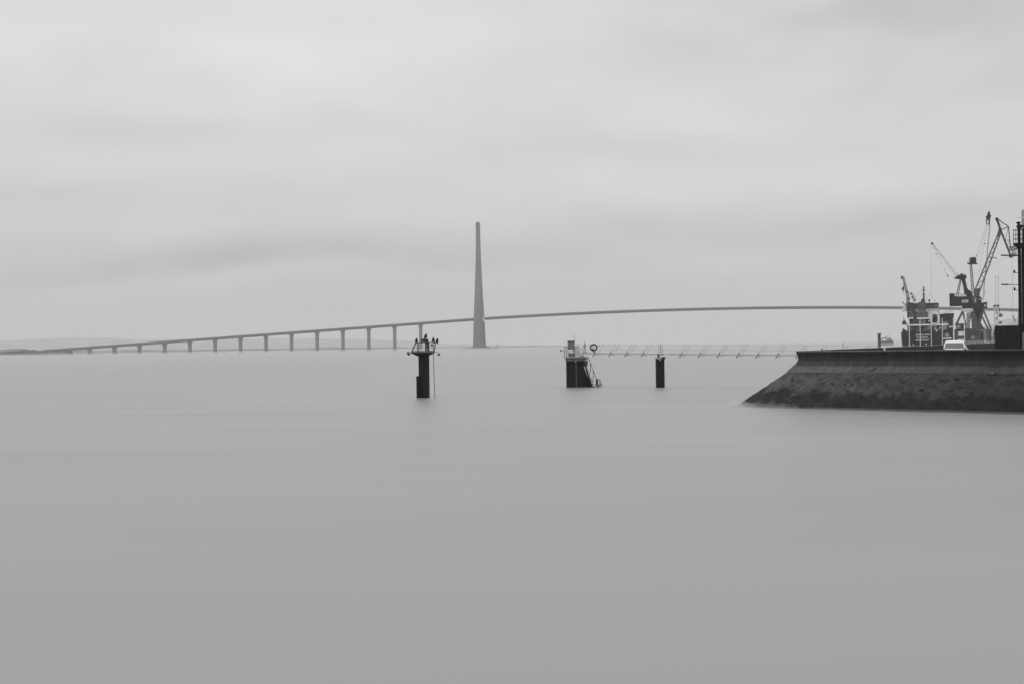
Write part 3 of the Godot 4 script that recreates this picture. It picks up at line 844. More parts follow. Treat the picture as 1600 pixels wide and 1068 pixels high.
	for z in [0.75, -0.15]:
		obj("stringer", S().bar(Vector3(8.463, 3.133, -169.000) + Vector3(0, 0, z), Vector3(9.408, 0.001, -169.000) + Vector3(0, 0, z), 0.14, 0.05), M.tarred_pile, j)
	for k in 10:
		var u := lerpf(914.4, 926.0, k / 9.0)
		var y := lerpf(572.0, 602.0, k / 9.0)
		var du := (u - 800.0) * 0.99990 - (y - 540.0) * 0.0139
		var px := du / 2222.0 * D
		var py := 5.0 - ((y - 540.0) + (u - 800.0) * 0.0139) / 2222.0 * D
		var tr := obj("tread", S().box(Vector3(px, py, -D + 0.3), Vector3(0.42, 0.05, 0.85)), M.cabinet_grey if k > 2 else M.grey_steel, j)
		obj("nosing", S().box(Vector3(px + 0.1, py - 0.07, -D + 0.3), Vector3(0.2, 0.09, 0.84)), M.dark_steel, tr)
	obj("handrail", S().tube(Vector3(8.959, 3.619, -168.200), Vector3(9.952, 0.955, -168.200), 0.035, -1, 6), M.dark_steel, j)
	obj("handrail", S().tube(Vector3(9.007, 3.611, -169.100), Vector3(10.005, 0.934, -169.100), 0.03, -1, 6), M.grey_steel, j)
	for q in [[Vector3(8.914, 3.589, -168.200), Vector3(8.891, 2.530, -168.200)], [Vector3(9.237, 2.873, -168.200), Vector3(9.219, 1.617, -168.200)], [Vector3(9.573, 2.005, -168.200), Vector3(9.522, 0.552, -168.200)]]:
		obj("stair_post", S().tube(q[0], q[1], 0.035, -1, 6), M.dark_steel, j)
	var land := obj("lower_landing", S().span(Vector3(9.822, 0.291, -168.200), Vector3(10.576, 0.156, -169.400)), M.grey_steel, j)
	obj("landing_gate", S().span(Vector3(9.897, 0.908, -168.300), Vector3(10.142, 0.233, -168.500)), M.dark_steel, land)
	for q in [[Vector3(9.907, 0.956, -168.200), Vector3(9.876, -0.134, -168.200)], [Vector3(10.330, 0.905, -168.200), Vector3(10.330, -0.140, -168.200)]]:
		obj("landing_post", S().tube(q[0], q[1], 0.04, -1, 6), M.dark_steel, land)
	obj("landing_rail", S().tube(Vector3(9.906, 0.926, -168.200), Vector3(10.330, 0.905, -168.200), 0.03, -1, 6).tube(Vector3(10.330, 0.889, -168.200), Vector3(10.606, 0.113, -168.200), 0.035, -1, 6), M.dark_steel, land)
	obj("landing_pile", S().tube(Vector3(10.160, 0.224, -168.800), Vector3(10.167, -0.915, -168.800), 0.1, -1, 8), M.tarred_pile, land)

# -------------------------------------------------------------------- walkway from the jetty head to the shore
func on_walk(s: float, y: float, across := 0.0) -> Vector3:
	# along from the jetty head (0) to the seawall (31); the walkway sinks a little towards the shore
	return Vector3(8.0 + s + 0.526 * across, y, -(169.0 - 0.618 * s + 0.85 * across))
func walk_beam(s: float) -> float:
	return 3.92 - 0.0195 * s
func walk_rail(s: float) -> float:
	return 5.04 - 0.0205 * s

func gangways() -> void:
	var spans := [[-0.25, 9.0, 1.72, 1.8, 4, "short pale gangway from the jetty head to the lone pile", "gangway"], [9.4, 30.6, 11.28, 1.97, 10, "long pale gangway from the lone pile to the seawall", "gangway"]]
	for g in spans:
		var a: float = g[0]
		var b: float = g[1]
		var o := thing("gangway", on_walk(a, 0), g[5], g[6])
		for c in [0.0, 1.0]:
			obj("beam", S().bar(on_walk(a, walk_beam(a), c), on_walk(b, walk_beam(b), c), 0.10, 0.08), M.beam_grey, o)
			obj("top_rail", S().tube(on_walk(a, walk_rail(a), c), on_walk(b, walk_rail(b), c), 0.016, -1, 6), M.pale_steel, o)
			obj("kick_rail", S().bar(on_walk(a, walk_beam(a) + 0.22, c), on_walk(b, walk_beam(b) + 0.22, c), 0.07, 0.02), M.white_paint, o)
			obj("middle_rail", S().tube(on_walk(a, walk_beam(a) + 0.55, c), on_walk(b, walk_beam(b) + 0.55, c), 0.009, -1, 5), M.pale_steel, o)
		obj("walking_deck", S().bar(on_walk(a, walk_beam(a) + 0.1, 0.5), on_walk(b, walk_beam(b) + 0.1, 0.5), 0.05, 0.9), M.galvanised, o)
		for k in g[4]:
			var s: float = g[2] + g[3] * k
			for c in [0.0, 1.0]:
				var p := on_walk(s - 0.04, walk_beam(s) + 0.1, c)
				var q := on_walk(s + 0.62, walk_rail(s), c)
				var post := obj("post", S().tube(p, q, 0.022, -1, 6), M.galvanised, o)
				if c == 0.0:
					obj("bracket", S().bar(on_walk(s - 0.2, walk_beam(s) - 0.28, c), on_walk(s + 0.12, walk_beam(s) + 0.28, c), 0.1, 0.08), M.grey_steel, post)
			obj("top_tie", S().tube(on_walk(s + 0.62, walk_rail(s), 0.0), on_walk(s + 0.62, walk_rail(s), 1.0), 0.018, -1, 6), M.beam_grey, o)
			obj("cross_bearer", S().bar(on_walk(s, walk_beam(s) - 0.07, -0.05), on_walk(s, walk_beam(s) - 0.07, 1.05), 0.07), M.galvanised, o)
	# the gate at the jetty end: a leaning frame with a small lamp
	var gt := thing("gangway_gate", Vector3(8.634, 4.152, -168.500), "small leaning trestle with a lamp on top at the jetty end of the gangway", "trestle")
	obj("frame", S().bar(Vector3(8.136, 4.311, -168.500), Vector3(8.648, 5.138, -168.500), 0.05).bar(Vector3(8.647, 5.107, -168.500), Vector3(8.755, 4.135, -168.500), 0.05).bar(Vector3(8.647, 5.107, -168.500), Vector3(8.482, 4.154, -168.500), 0.09), M.grey_steel, gt)
	obj("foot", S().box(Vector3(8.513, 4.154, -168.500), Vector3(0.2, 0.08, 0.2)).box(Vector3(8.786, 4.150, -168.500), Vector3(0.16, 0.07, 0.2)), M.dark_steel, gt)
	obj("lamp_head", S().box(Vector3(8.669, 5.016, -168.500), Vector3(0.12, 0.2, 0.12)), M.dark_steel, gt)
	obj("lamp", S().lathe(Vector3(8.635, 5.290, -168.500), [Vector2(0, -0.07), Vector2(0.06, -0.05), Vector2(0.07, 0.02), Vector2(0.04, 0.07), Vector2(0, 0.08)], 8).tube(Vector3(8.640, 5.107, -168.500), Vector3(8.634, 5.274, -168.500), 0.012, -1, 5), M.grey_steel, gt)
	# the round sign
	var c := Vector3(9.552, 4.673, -166.400)
	var sg := thing("round_sign", c, "round black-rimmed sign with a pale face hung on the gangway near the jetty", "sign")
	var ring := S()
	var R := 0.45
	var W := 0.17
	for k in 32:
		var a := TAU * k / 32.0
		var b := TAU * (k + 1) / 32.0
		var ca := Vector3(cos(a), sin(a), 0); var cb := Vector3(cos(b), sin(b), 0)
		var z := Vector3(0, 0, 0.04)
		ring.quad(c + ca * R + z, c + cb * R + z, c + cb * (R - W) + z, c + ca * (R - W) + z, Vector3.BACK)
		ring.quad(c + ca * R - z, c + cb * R - z, c + cb * (R - W) - z, c + ca * (R - W) - z, Vector3.FORWARD)
		ring.quad(c + ca * R + z, c + cb * R + z, c + cb * R - z, c + ca * R - z, (ca + cb).normalized())
		ring.quad(c + ca * (R - W) + z, c + cb * (R - W) + z, c + cb * (R - W) - z, c + ca * (R - W) - z, -(ca + cb).normalized())
	obj("rim", ring, M.sign_black, sg)
	var face := S()
	for k in 24:
		var a := TAU * k / 24.0
		var b := TAU * (k + 1) / 24.0
		face.tri(c, c + Vector3(cos(a), sin(a), 0) * 0.29, c + Vector3(cos(b), sin(b), 0) * 0.29, Vector3.BACK, Vector3.BACK, Vector3.BACK)
	obj("face", face, M.sign_face, sg)
	obj("mark", S().box(c + Vector3(-0.10, 0.12, 0.012), Vector3(0.045, 0.26, 0.02)).box(c + Vector3(0.05, 0.12, 0.012), Vector3(0.05, 0.28, 0.02)), M.black_steel, sg)
	obj("mark", S().prism([Vector2(c.x - 0.2, c.y - 0.22), Vector2(c.x - 0.12, c.y - 0.1), Vector2(c.x - 0.03, c.y - 0.2), Vector2(c.x + 0.05, c.y - 0.06), Vector2(c.x + 0.09, c.y - 0.22), Vector2(c.x, c.y - 0.3)], c.z + 0.012, 0.02), M.black_steel, sg)
	obj("cross_bar", S().box(c + Vector3(0, -0.035, 0.05), Vector3(0.82, 0.03, 0.02)), M.pale_steel, sg)
	obj("hanger", S().bar(c + Vector3(0, -0.38, -0.06), c + Vector3(0, -0.62, -0.06), 0.1), M.dark_steel, sg)
	# the lone pile that carries both gangways
	const D := 163.4
	var base := Vector3(16.949, 0.058, -163.400)
	base.y = 0
	var p := thing("gangway_pile", base, "lone dark square pile under the gangway, between the jetty and the seawall", "pile")
	obj("pile", S().span(Vector3(16.518, -1.5, -D - 0.5), Vector3(17.445, 3.279, -D + 0.5)), M.tarred_pile, p)
	obj("pile_cap", S().span(Vector3(16.520, 3.465, -162.900), Vector3(17.238, 3.255, -163.900)), M.cabinet_grey, p)
	obj("bearing", S().span(Vector3(17.125, 3.502, -162.800), Vector3(17.558, 3.250, -164.000)), M.dark_steel, p)
	obj("bearing_post", S().span(Vector3(16.711, 3.829, -163.000), Vector3(16.891, 3.265, -163.400)), M.black_steel, p)
	obj("white_mark", S().span(Vector3(16.903, 3.255, -162.880), Vector3(16.984, 3.092, -162.900)), M.white_paint, p)
	for u in [16.783, 17.283]:
		obj("portal_post", S().tube(Vector3(u, 3.809, -163.2), Vector3(u, 5.014, -163.2), 0.024, -1, 6), M.galvanised, p)
	obj("portal_panel", S().span(Vector3(16.963, 4.941, -163.300), Vector3(17.158, 3.990, -163.320)), M.pale_steel, p)

# -------------------------------------------------------------------- cargo ship seen from astern
func words(text: String, width: float, at: Vector3, m: Material, parent: Node3D, depth := 0.06) -> MeshInstance3D:
	var t := TextMesh.new()
	var font := SystemFont.new()
	font.font_names = PackedStringArray(["Droid Sans"])
	font.font_weight = 700
	t.font = font
	t.text = text
	t.font_size = 32
	t.pixel_size = 0.02
	t.depth = depth
	var o := MeshInstance3D.new()
	o.name = "lettering"
	o.mesh = t
	o.material_override = m
	var k := width / t.get_aabb().size.x
	o.scale = Vector3(k, k * 0.95, 1)
	o.position = at - parent.get_meta("origin", Vector3.ZERO)
	parent.add_child(o, true)
	return o

func lattice(a0: Vector3, a1: Vector3, b0: Vector3, b1: Vector3, z: float, bays: int, chord: float, web: float, m: Material, parent: Node3D, called: String) -> Node3D:
	# A boom between two lines (a and b), z deep, with its zigzag of webs.
	var s := S()
	var d := Vector3(0, 0, z * 0.5)
	for q in [d, -d]:
		s.bar(a0 + q, a1 + q, chord); s.bar(b0 + q, b1 + q, chord)
	var o := obj(called, s, m, parent)
	var w := S()
	for k in bays:
		var t0 := float(k) / bays
		var t1 := float(k + 1) / bays
		for q in [d, -d]:
			if k % 2 == 0: w.bar(a0.lerp(a1, t0) + q, b0.lerp(b1, t1) + q, web)
			else: w.bar(b0.lerp(b1, t0) + q, a0.lerp(a1, t1) + q, web)
		w.bar(a0.lerp(a1, t1) + d, a0.lerp(a1, t0) - d, web)
		w.bar(b0.lerp(b1, t0) + d, b0.lerp(b1, t1) - d, web)
	obj("bracing", w, m, o)
	return o

func slab(u0: Vector3, u1: Vector3, deep: float) -> Shape:
	# A block between two corners in one plane, so deep to the far side.
	return S().span(u0, Vector3(u1.x, u1.y, u0.z - deep))

func ship() -> void:
	const D := 550.0
	var o := thing("cargo_ship", Vector3(158.870, 0.811, -550.000), "black-hulled cargo ship seen from astern with its white deckhouse and deck crane", "ship")
	o.rotation.y = -atan((1442.0 - 800.0) / 2222.0)
	# hull: sections from the stern forwards
	var grid := []
	var cx := 158.962
	for k in 13:
		var t := k / 12.0
		var z := -D - t * 78.0
		var half := 8.15 * (0.93 + 0.07 * smoothstep(0.0, 0.08, t)) * (1.0 - pow(maxf(t - 0.72, 0.0) / 0.28, 2.0) * 0.97)
		var row := []
		for q in [[-1.0, 8.35], [-1.0, 7.4], [-0.995, 5.8], [-0.975, 4.0], [-0.94, 2.2], [-0.86, 0.8], [-0.5, -1.0], [0.5, -1.0], [0.86, 0.8], [0.94, 2.2], [0.975, 4.0], [0.995, 5.8], [1.0, 7.4], [1.0, 8.35]]:
			row.append(Vector3(cx + half * q[0], q[1] + (2.5 * smoothstep(0.8, 1.0, t) if q[1] > 5.0 else 0.0), z))
		grid.append(row)
	var hull := S().skin(grid)
	var tr := []
	for q in grid[0]: tr.append(Vector2(q.x, q.y))
	hull.prism(tr, -D - 0.15, 0.3)
	var h := obj("hull", hull, M.hull_black, o)
	words("BIANCA SOFIA", 5.297, Vector3(159.095, 7.020, -549.700), M.white_paint, h)
	words("ST. JOHN'S", 4.208, Vector3(158.844, 5.985, -549.700), M.white_paint, h)
	words("IMO 9155377", 5.050, Vector3(158.830, 4.971, -549.700), M.white_paint, h)
	obj("rubbing_strip", S().span(Vector3(151.415, 8.591, -549.700), Vector3(166.626, 8.175, -550.000)), M.ship_grey, h)
	obj("bulwark", S().span(Vector3(151.729, 9.133, -549.900), Vector3(152.832, 8.526, -550.400)).span(Vector3(153.748, 9.004, -549.900), Vector3(156.592, 8.471, -550.400)).span(Vector3(160.166, 8.862, -549.900), Vector3(163.731, 8.368, -550.400)), M.hull_black, h)
	obj("main_deck", S().box(Vector3(cx, 8.1, -D - 36.0), Vector3(15.4, 0.2, 70)), M.ship_grey, o)
	# deckhouse, tier upon tier
	var lower := obj("lower_deckhouse", slab(Vector3(153.256, 10.961, -554.000), Vector3(165.439, 8.416, -554.000), 14), M.ship_mid, o)
	for k in [[1424.0, 509.2, 1430.0, 516.0], [1433.5, 508.6, 1437.2, 516.4], [1445.6, 508.9, 1452.2, 515.0], [1455.6, 509.8, 1463.2, 512.0]]:
		obj("panel", S().box(Vector3(5.162 + (k[0] + k[2] - 1600.0) * 0.5 / 2222.0 * 553.9 + 0.2, 5.0 - ((k[1] + k[3]) * 0.5 - 540.0 + (k[0] - 800.0) * 0.0139) / 2222.0 * 553.9, -553.9), Vector3((k[2] - k[0]) * 0.249, (k[3] - k[1]) * 0.249, 0.2)), M.ship_white, lower)
	obj("doorway", slab(Vector3(158.183, 10.362, -553.600), Vector3(159.548, 8.598, -553.600), 0.5), M.ship_grey, lower)
	obj("poop_deck", slab(Vector3(152.922, 11.168, -552.000), Vector3(168.596, 10.593, -552.000), 16), M.ship_white, o)
	var mid := obj("middle_deckhouse", slab(Vector3(153.870, 13.476, -556.000), Vector3(165.256, 10.933, -556.000), 12), M.ship_mid, o)
	obj("panel", slab(Vector3(157.471, 13.044, -555.700), Vector3(160.118, 11.505, -555.700), 0.5), M.ship_white, mid)
	obj("panel", slab(Vector3(154.108, 13.092, -555.700), Vector3(155.176, 12.077, -555.700), 0.5), M.ship_grey, mid)
	obj("panel", slab(Vector3(160.378, 13.002, -555.700), Vector3(161.557, 11.284, -555.700), 0.5), M.ship_grey, mid)
	obj("panel", slab(Vector3(164.225, 13.196, -555.700), Vector3(165.495, 11.077, -555.700), 0.5), M.ship_white, mid)
	obj("boat_deck", slab(Vector3(156.749, 13.754, -552.500), Vector3(161.806, 13.134, -552.500), 10).span(Vector3(153.930, 13.745, -552.500), Vector3(155.671, 13.324, -556.000)), M.ship_white, o)
	var upper := obj("upper_deckhouse", slab(Vector3(153.455, 17.383, -557.000), Vector3(165.204, 13.452, -557.000), 11), M.ship_white, o)
	obj("panel", slab(Vector3(153.250, 16.124, -556.600), Vector3(153.990, 13.859, -556.600), 0.6), M.ship_grey, upper)
	obj("panel", slab(Vector3(154.161, 15.860, -556.600), Vector3(154.815, 14.348, -556.600), 0.4), M.ship_mid, upper)
	obj("panel", slab(Vector3(164.938, 15.454, -556.600), Vector3(165.489, 13.442, -556.600), 0.4), M.ship_mid, upper)
	obj("bridge_wing", slab(Vector3(151.256, 17.542, -556.000), Vector3(153.401, 16.160, -556.000), 3), M.ship_white, upper)
	var wh := obj("wheelhouse", S().prism([Vector2(154.155, 17.473), Vector2(164.968, 17.417), Vector2(165.325, 18.865), Vector2(153.911, 19.031)], -560.0, 7.0), M.ship_grey, o)
	obj("roof", slab(Vector3(153.828, 19.357, -556.000), Vector3(165.120, 18.793, -556.000), 9), M.rubber, wh)
	for k in 9:
		var p := Vector3(160.982, 18.462, -556.400) + Vector3(k * 0.46, -0.2, 0)
		if k != 5: obj("window", S().box(p, Vector3(0.34, 0.62, 0.12)), M.crane_grey if k < 6 else M.cabinet_grey, wh)
	for k in 6: obj("window", S().box(Vector3(154.534, 18.456, -556.400) + Vector3(k * 0.52, 0, 0), Vector3(0.38, 0.62, 0.12)), M.window_glass, wh)
	# funnel casing in front of it
	var fu := obj("funnel", S().prism([Vector2(157.303, 15.775), Vector2(160.406, 15.731), Vector2(160.267, 19.658), Vector2(158.646, 19.831), Vector2(157.498, 19.599)], -554.0, 4.0), M.funnel_grey, o)
	for k in 3: obj("louvre", S().box(Vector3(158.002, 18.049, -551.900) + Vector3(k * 0.9, 0, 0.3), Vector3(0.7, 1.5, 0.15)), M.crane_grey, fu)
	obj("casing", slab(Vector3(156.826, 15.890, -552.400), Vector3(161.097, 13.739, -552.400), 7), M.funnel_grey, fu)
	obj("casing_lamp", S().box(Vector3(158.020, 15.815, -552.000), Vector3(0.28, 0.28, 0.2)).box(Vector3(159.452, 15.794, -552.000), Vector3(0.28, 0.28, 0.2)), M.ship_white, fu)
	obj("exhaust_pipe", S().tube(Vector3(159.026, 19.679, -554.000), Vector3(159.015, 20.627, -554.000), 0.5, 0.45, 10), M.hull_black, fu)
	# signal mast
	var ms := obj("signal_mast", S().tube(Vector3(159.576, 19.325, -558.000), Vector3(159.615, 25.855, -558.000), 0.36, 0.16, 8).bar(Vector3(158.972, 19.334, -558.000), Vector3(159.547, 22.591, -558.000), 0.09).bar(Vector3(160.468, 19.312, -558.000), Vector3(159.619, 22.590, -558.000), 0.09), M.ship_grey, o)
	for q in [[Vector3(159.011, 25.813, -558.000), Vector3(160.265, 25.795, -558.000)], [Vector3(159.190, 24.756, -558.000), Vector3(160.155, 24.742, -558.000)], [Vector3(158.895, 24.358, -558.000), Vector3(160.342, 24.337, -558.000)], [Vector3(158.825, 22.752, -558.000), Vector3(160.321, 22.730, -558.000)], [Vector3(159.615, 20.480, -558.000), Vector3(160.581, 20.516, -558.000)]]:
		obj("yard", S().bar(q[0], q[1], 0.16), M.ship_grey, ms)
	for q in [Vector3(158.990, 20.612, -557.000), Vector3(161.709, 20.422, -557.000)]:
		obj("radar_dome", S().lathe(q, [Vector2(0, -0.45), Vector2(0.34, -0.3), Vector2(0.42, 0.0), Vector2(0.3, 0.3), Vector2(0, 0.42)], 10).tube(q, q - Vector3(0, 1.3, 0), 0.09, -1, 5), M.hull_black, o)
	obj("aerial", S().bar(Vector3(161.140, 19.277, -557.000), Vector3(161.150, 20.029, -557.000), 0.08).bar(Vector3(163.451, 19.243, -557.000), Vector3(163.700, 19.842, -557.000), 0.1).bar(Vector3(163.699, 19.791, -557.000), Vector3(163.855, 20.642, -557.000), 0.06), M.ship_mid, o)
	# lifeboat, black, end on in its cradle
	var lb := S()
	var c := Vector3(163.519, 13.583, -551.000)
	var ring0 := []
	for k in 9:
		var t := k / 8.0
		var r := sin(clampf(t * 1.05 + 0.12, 0.0, 1.0) * PI * 0.5) if t < 0.8 else 0.92
		ring0.append([c + Vector3(0, 0.5 - t * 1.4, 0.6 - t * 6.0), r])
	var pts := []
	var rad := []
	for k in ring0: pts.append(k[0]); rad.append(k[1] * 1.45)
	lb.sweep(pts, rad, 14, 1.38)
	obj("lifeboat", lb, M.rubber, o)
	var cradle := S()
	for k in 14:
		var a := TAU * k / 14.0
		var b := TAU * (k + 1) / 14.0
		cradle.bar(c + Vector3(cos(a) * 1.72, sin(a) * 2.3, -0.9), c + Vector3(cos(b) * 1.72, sin(b) * 2.3, -0.9), 0.34)
	cradle.bar(Vector3(162.502, 15.402, -552.000), Vector3(162.439, 10.682, -552.000), 0.35).bar(Vector3(164.793, 15.369, -552.000), Vector3(164.825, 10.648, -552.000), 0.35)
	obj("lifeboat_cradle", cradle, M.ship_white, o)
	# deck crane on the port side, boom raised
	var pd := obj("crane_pedestal", S().tube(Vector3(154.055, 16.290, -553.000), Vector3(153.765, 19.654, -553.000), 0.95, 0.9, 10).prism([Vector2(152.903, 19.542), Vector2(155.533, 19.504), Vector2(156.223, 17.503), Vector2(156.911, 15.253), Vector2(156.921, 8.881), Vector2(155.343, 8.904), Vector2(155.565, 14.775), Vector2(154.065, 17.036)], -553.6, 2.4), M.ship_grey, o)
	var bl := [Vector2(151.225, 29.971), Vector2(152.048, 27.171), Vector2(152.699, 23.951), Vector2(153.068, 21.133), Vector2(152.900, 19.293)]
	var br := [Vector2(152.466, 29.828), Vector2(153.005, 27.157), Vector2(153.846, 23.934), Vector2(154.478, 21.112), Vector2(154.309, 19.223)]
	var poly := bl.duplicate()
	br.reverse()
	poly.append_array(br)
	var bm := obj("crane_boom", S().prism(poly, -553.0, 1.3), M.ship_boom, pd)
	for q in [[Vector3(151.960, 26.941, -552.200), Vector3(153.105, 26.875, -552.200)], [Vector3(152.637, 23.974, -552.200), Vector3(153.925, 23.856, -552.200)], [Vector3(153.029, 21.185, -552.200), Vector3(154.580, 21.088, -552.200)]]:
		obj("boom_joint", S().bar(q[0], q[1], 0.26, 0.25), M.hull_black, bm)
	obj("boom_head", S().span(Vector3(151.142, 30.035, -552.200), Vector3(151.773, 28.852, -553.800)), M.ship_grey, bm)
	obj("hook_block", S().box(Vector3(151.888, 24.897, -552.000), Vector3(0.85, 0.95, 0.6)).bar(Vector3(152.093, 25.987, -552.000), Vector3(151.938, 25.095, -552.000), 0.5).bar(Vector3(151.930, 24.499, -552.000), Vector3(151.939, 23.356, -552.000), 0.22), M.hull_black, bm)
	obj("boom_ram", S().bar(Vector3(151.669, 19.644, -552.400), Vector3(153.226, 18.179, -552.400), 0.5).box(Vector3(151.717, 19.693, -552.400), Vector3(0.6, 0.5, 0.6)), M.ship_mid, pd)
	obj("catwalk", S().bar(Vector3(151.690, 17.655, -552.400), Vector3(153.029, 17.735, -552.400), 0.3, 1.0).bar(Vector3(152.791, 17.788, -552.400), Vector3(152.825, 16.793, -552.400), 0.2), M.ship_white, pd)
	var p2 := obj("crane_boom", S().prism([Vector2(154.291, 24.632), Vector2(155.514, 24.561), Vector2(156.547, 21.678), Vector2(156.214, 19.665), Vector2(155.551, 19.674), Vector2(155.373, 21.642)], -590.0, 1.4), M.crane_pale, o)
	obj("boom_head", S().span(Vector3(154.198, 24.706, -589.000), Vector3(154.781, 23.700, -591.000)).box(Vector3(155.088, 22.679, -589.000), Vector3(0.6, 0.9, 0.5)).bar(Vector3(155.328, 21.700, -589.200), Vector3(156.601, 21.655, -589.200), 0.3, 0.3), M.crane_grey, p2)
	# ports, vents and doors that break up the deckhouse
	for q in [Vector3(155.498, 9.951, -553.400), Vector3(156.407, 9.937, -553.400), Vector3(161.855, 9.311, -553.400), Vector3(162.808, 9.048, -553.400), Vector3(164.731, 9.667, -553.400)]:
		obj("doorway", S().box(q, Vector3(0.5, 1.3, 0.12)), M.hull_black, lower)
	for k in 5: obj("porthole", S().box(Vector3(157.728, 12.384, -555.300) + Vector3(k * 0.55, 0.3, 0), Vector3(0.26, 0.34, 0.1)), M.hull_black, mid)
	for q in [Vector3(154.366, 12.332, -555.200), Vector3(155.955, 12.659, -555.200), Vector3(160.805, 12.688, -555.200), Vector3(161.854, 12.124, -555.200)]:
		obj("ventilator", S().tube(q - Vector3(0, 1.2, 0), q + Vector3(0, 0.5, 0), 0.32, 0.3, 8).box(q + Vector3(0, 0.6, 0.2), Vector3(0.8, 0.5, 0.8)), M.ship_grey, mid)
	for k in 4: obj("porthole", S().box(Vector3(161.632, 16.652, -556.500) + Vector3(k * 0.95, 0, 0), Vector3(0.3, 0.36, 0.1)), M.ship_grey, upper)
	obj("bridge_wing_brace", S().bar(Vector3(164.938, 15.699, -556.300), Vector3(165.391, 17.194, -556.300), 0.2).bar(Vector3(153.683, 15.861, -556.300), Vector3(153.462, 17.367, -556.300), 0.2), M.ship_grey, upper)
	obj("stay_wire", S().tube(Vector3(159.635, 25.603, -558.000), Vector3(154.782, 19.369, -557.000), 0.03, -1, 4).tube(Vector3(159.635, 25.603, -558.000), Vector3(164.655, 19.226, -557.000), 0.03, -1, 4).tube(Vector3(159.615, 24.097, -558.000), Vector3(157.190, 19.334, -557.000), 0.03, -1, 4).tube(Vector3(159.615, 24.097, -558.000), Vector3(161.766, 19.268, -557.000), 0.03, -1, 4), M.ship_grey, ms)
	# rails and gear at the stern
	var rl := S()
	for k in 18: rl.bar(Vector3(153.273, 10.817, -552.200) + Vector3(k * 0.93, 0, 0), Vector3(153.287, 11.861, -552.200) + Vector3(k * 0.93, 0, 0), 0.05)
	rl.bar(Vector3(153.287, 11.861, -552.200), Vector3(168.568, 11.839, -552.200), 0.06).bar(Vector3(153.281, 11.413, -552.200), Vector3(168.562, 11.391, -552.200), 0.05)
	obj("deck_rail", rl, M.ship_grey, o)
	obj("winch", S().prism([Vector2(151.369, 11.091), Vector2(153.276, 10.914), Vector2(152.536, 12.664), Vector2(152.251, 12.768), Vector2(151.988, 14.511), Vector2(151.868, 12.674), Vector2(151.335, 12.085)], -552.0, 1.2), M.ship_grey, o)
	obj("fairlead", S().lathe(Vector3(151.794, 8.985, -550.200), [Vector2(0.4, -0.6), Vector2(0.3, 0.1), Vector2(0.45, 0.4), Vector2(0, 0.55)], 8), M.hull_black, o)
	for q in [Vector3(155.481, 3.288, -549.600), Vector3(160.188, 3.467, -549.600), Vector3(165.450, 9.526, -549.600), Vector3(161.398, 12.206, -549.600)]:
		obj("deck_light", S().box(q, Vector3(0.42, 0.42, 0.2)), M.white_paint, o)
	obj("life_ring_rack", S().box(Vector3(164.248, 8.504, -549.600), Vector3(0.35, 0.8, 0.2)), M.white_paint, o)

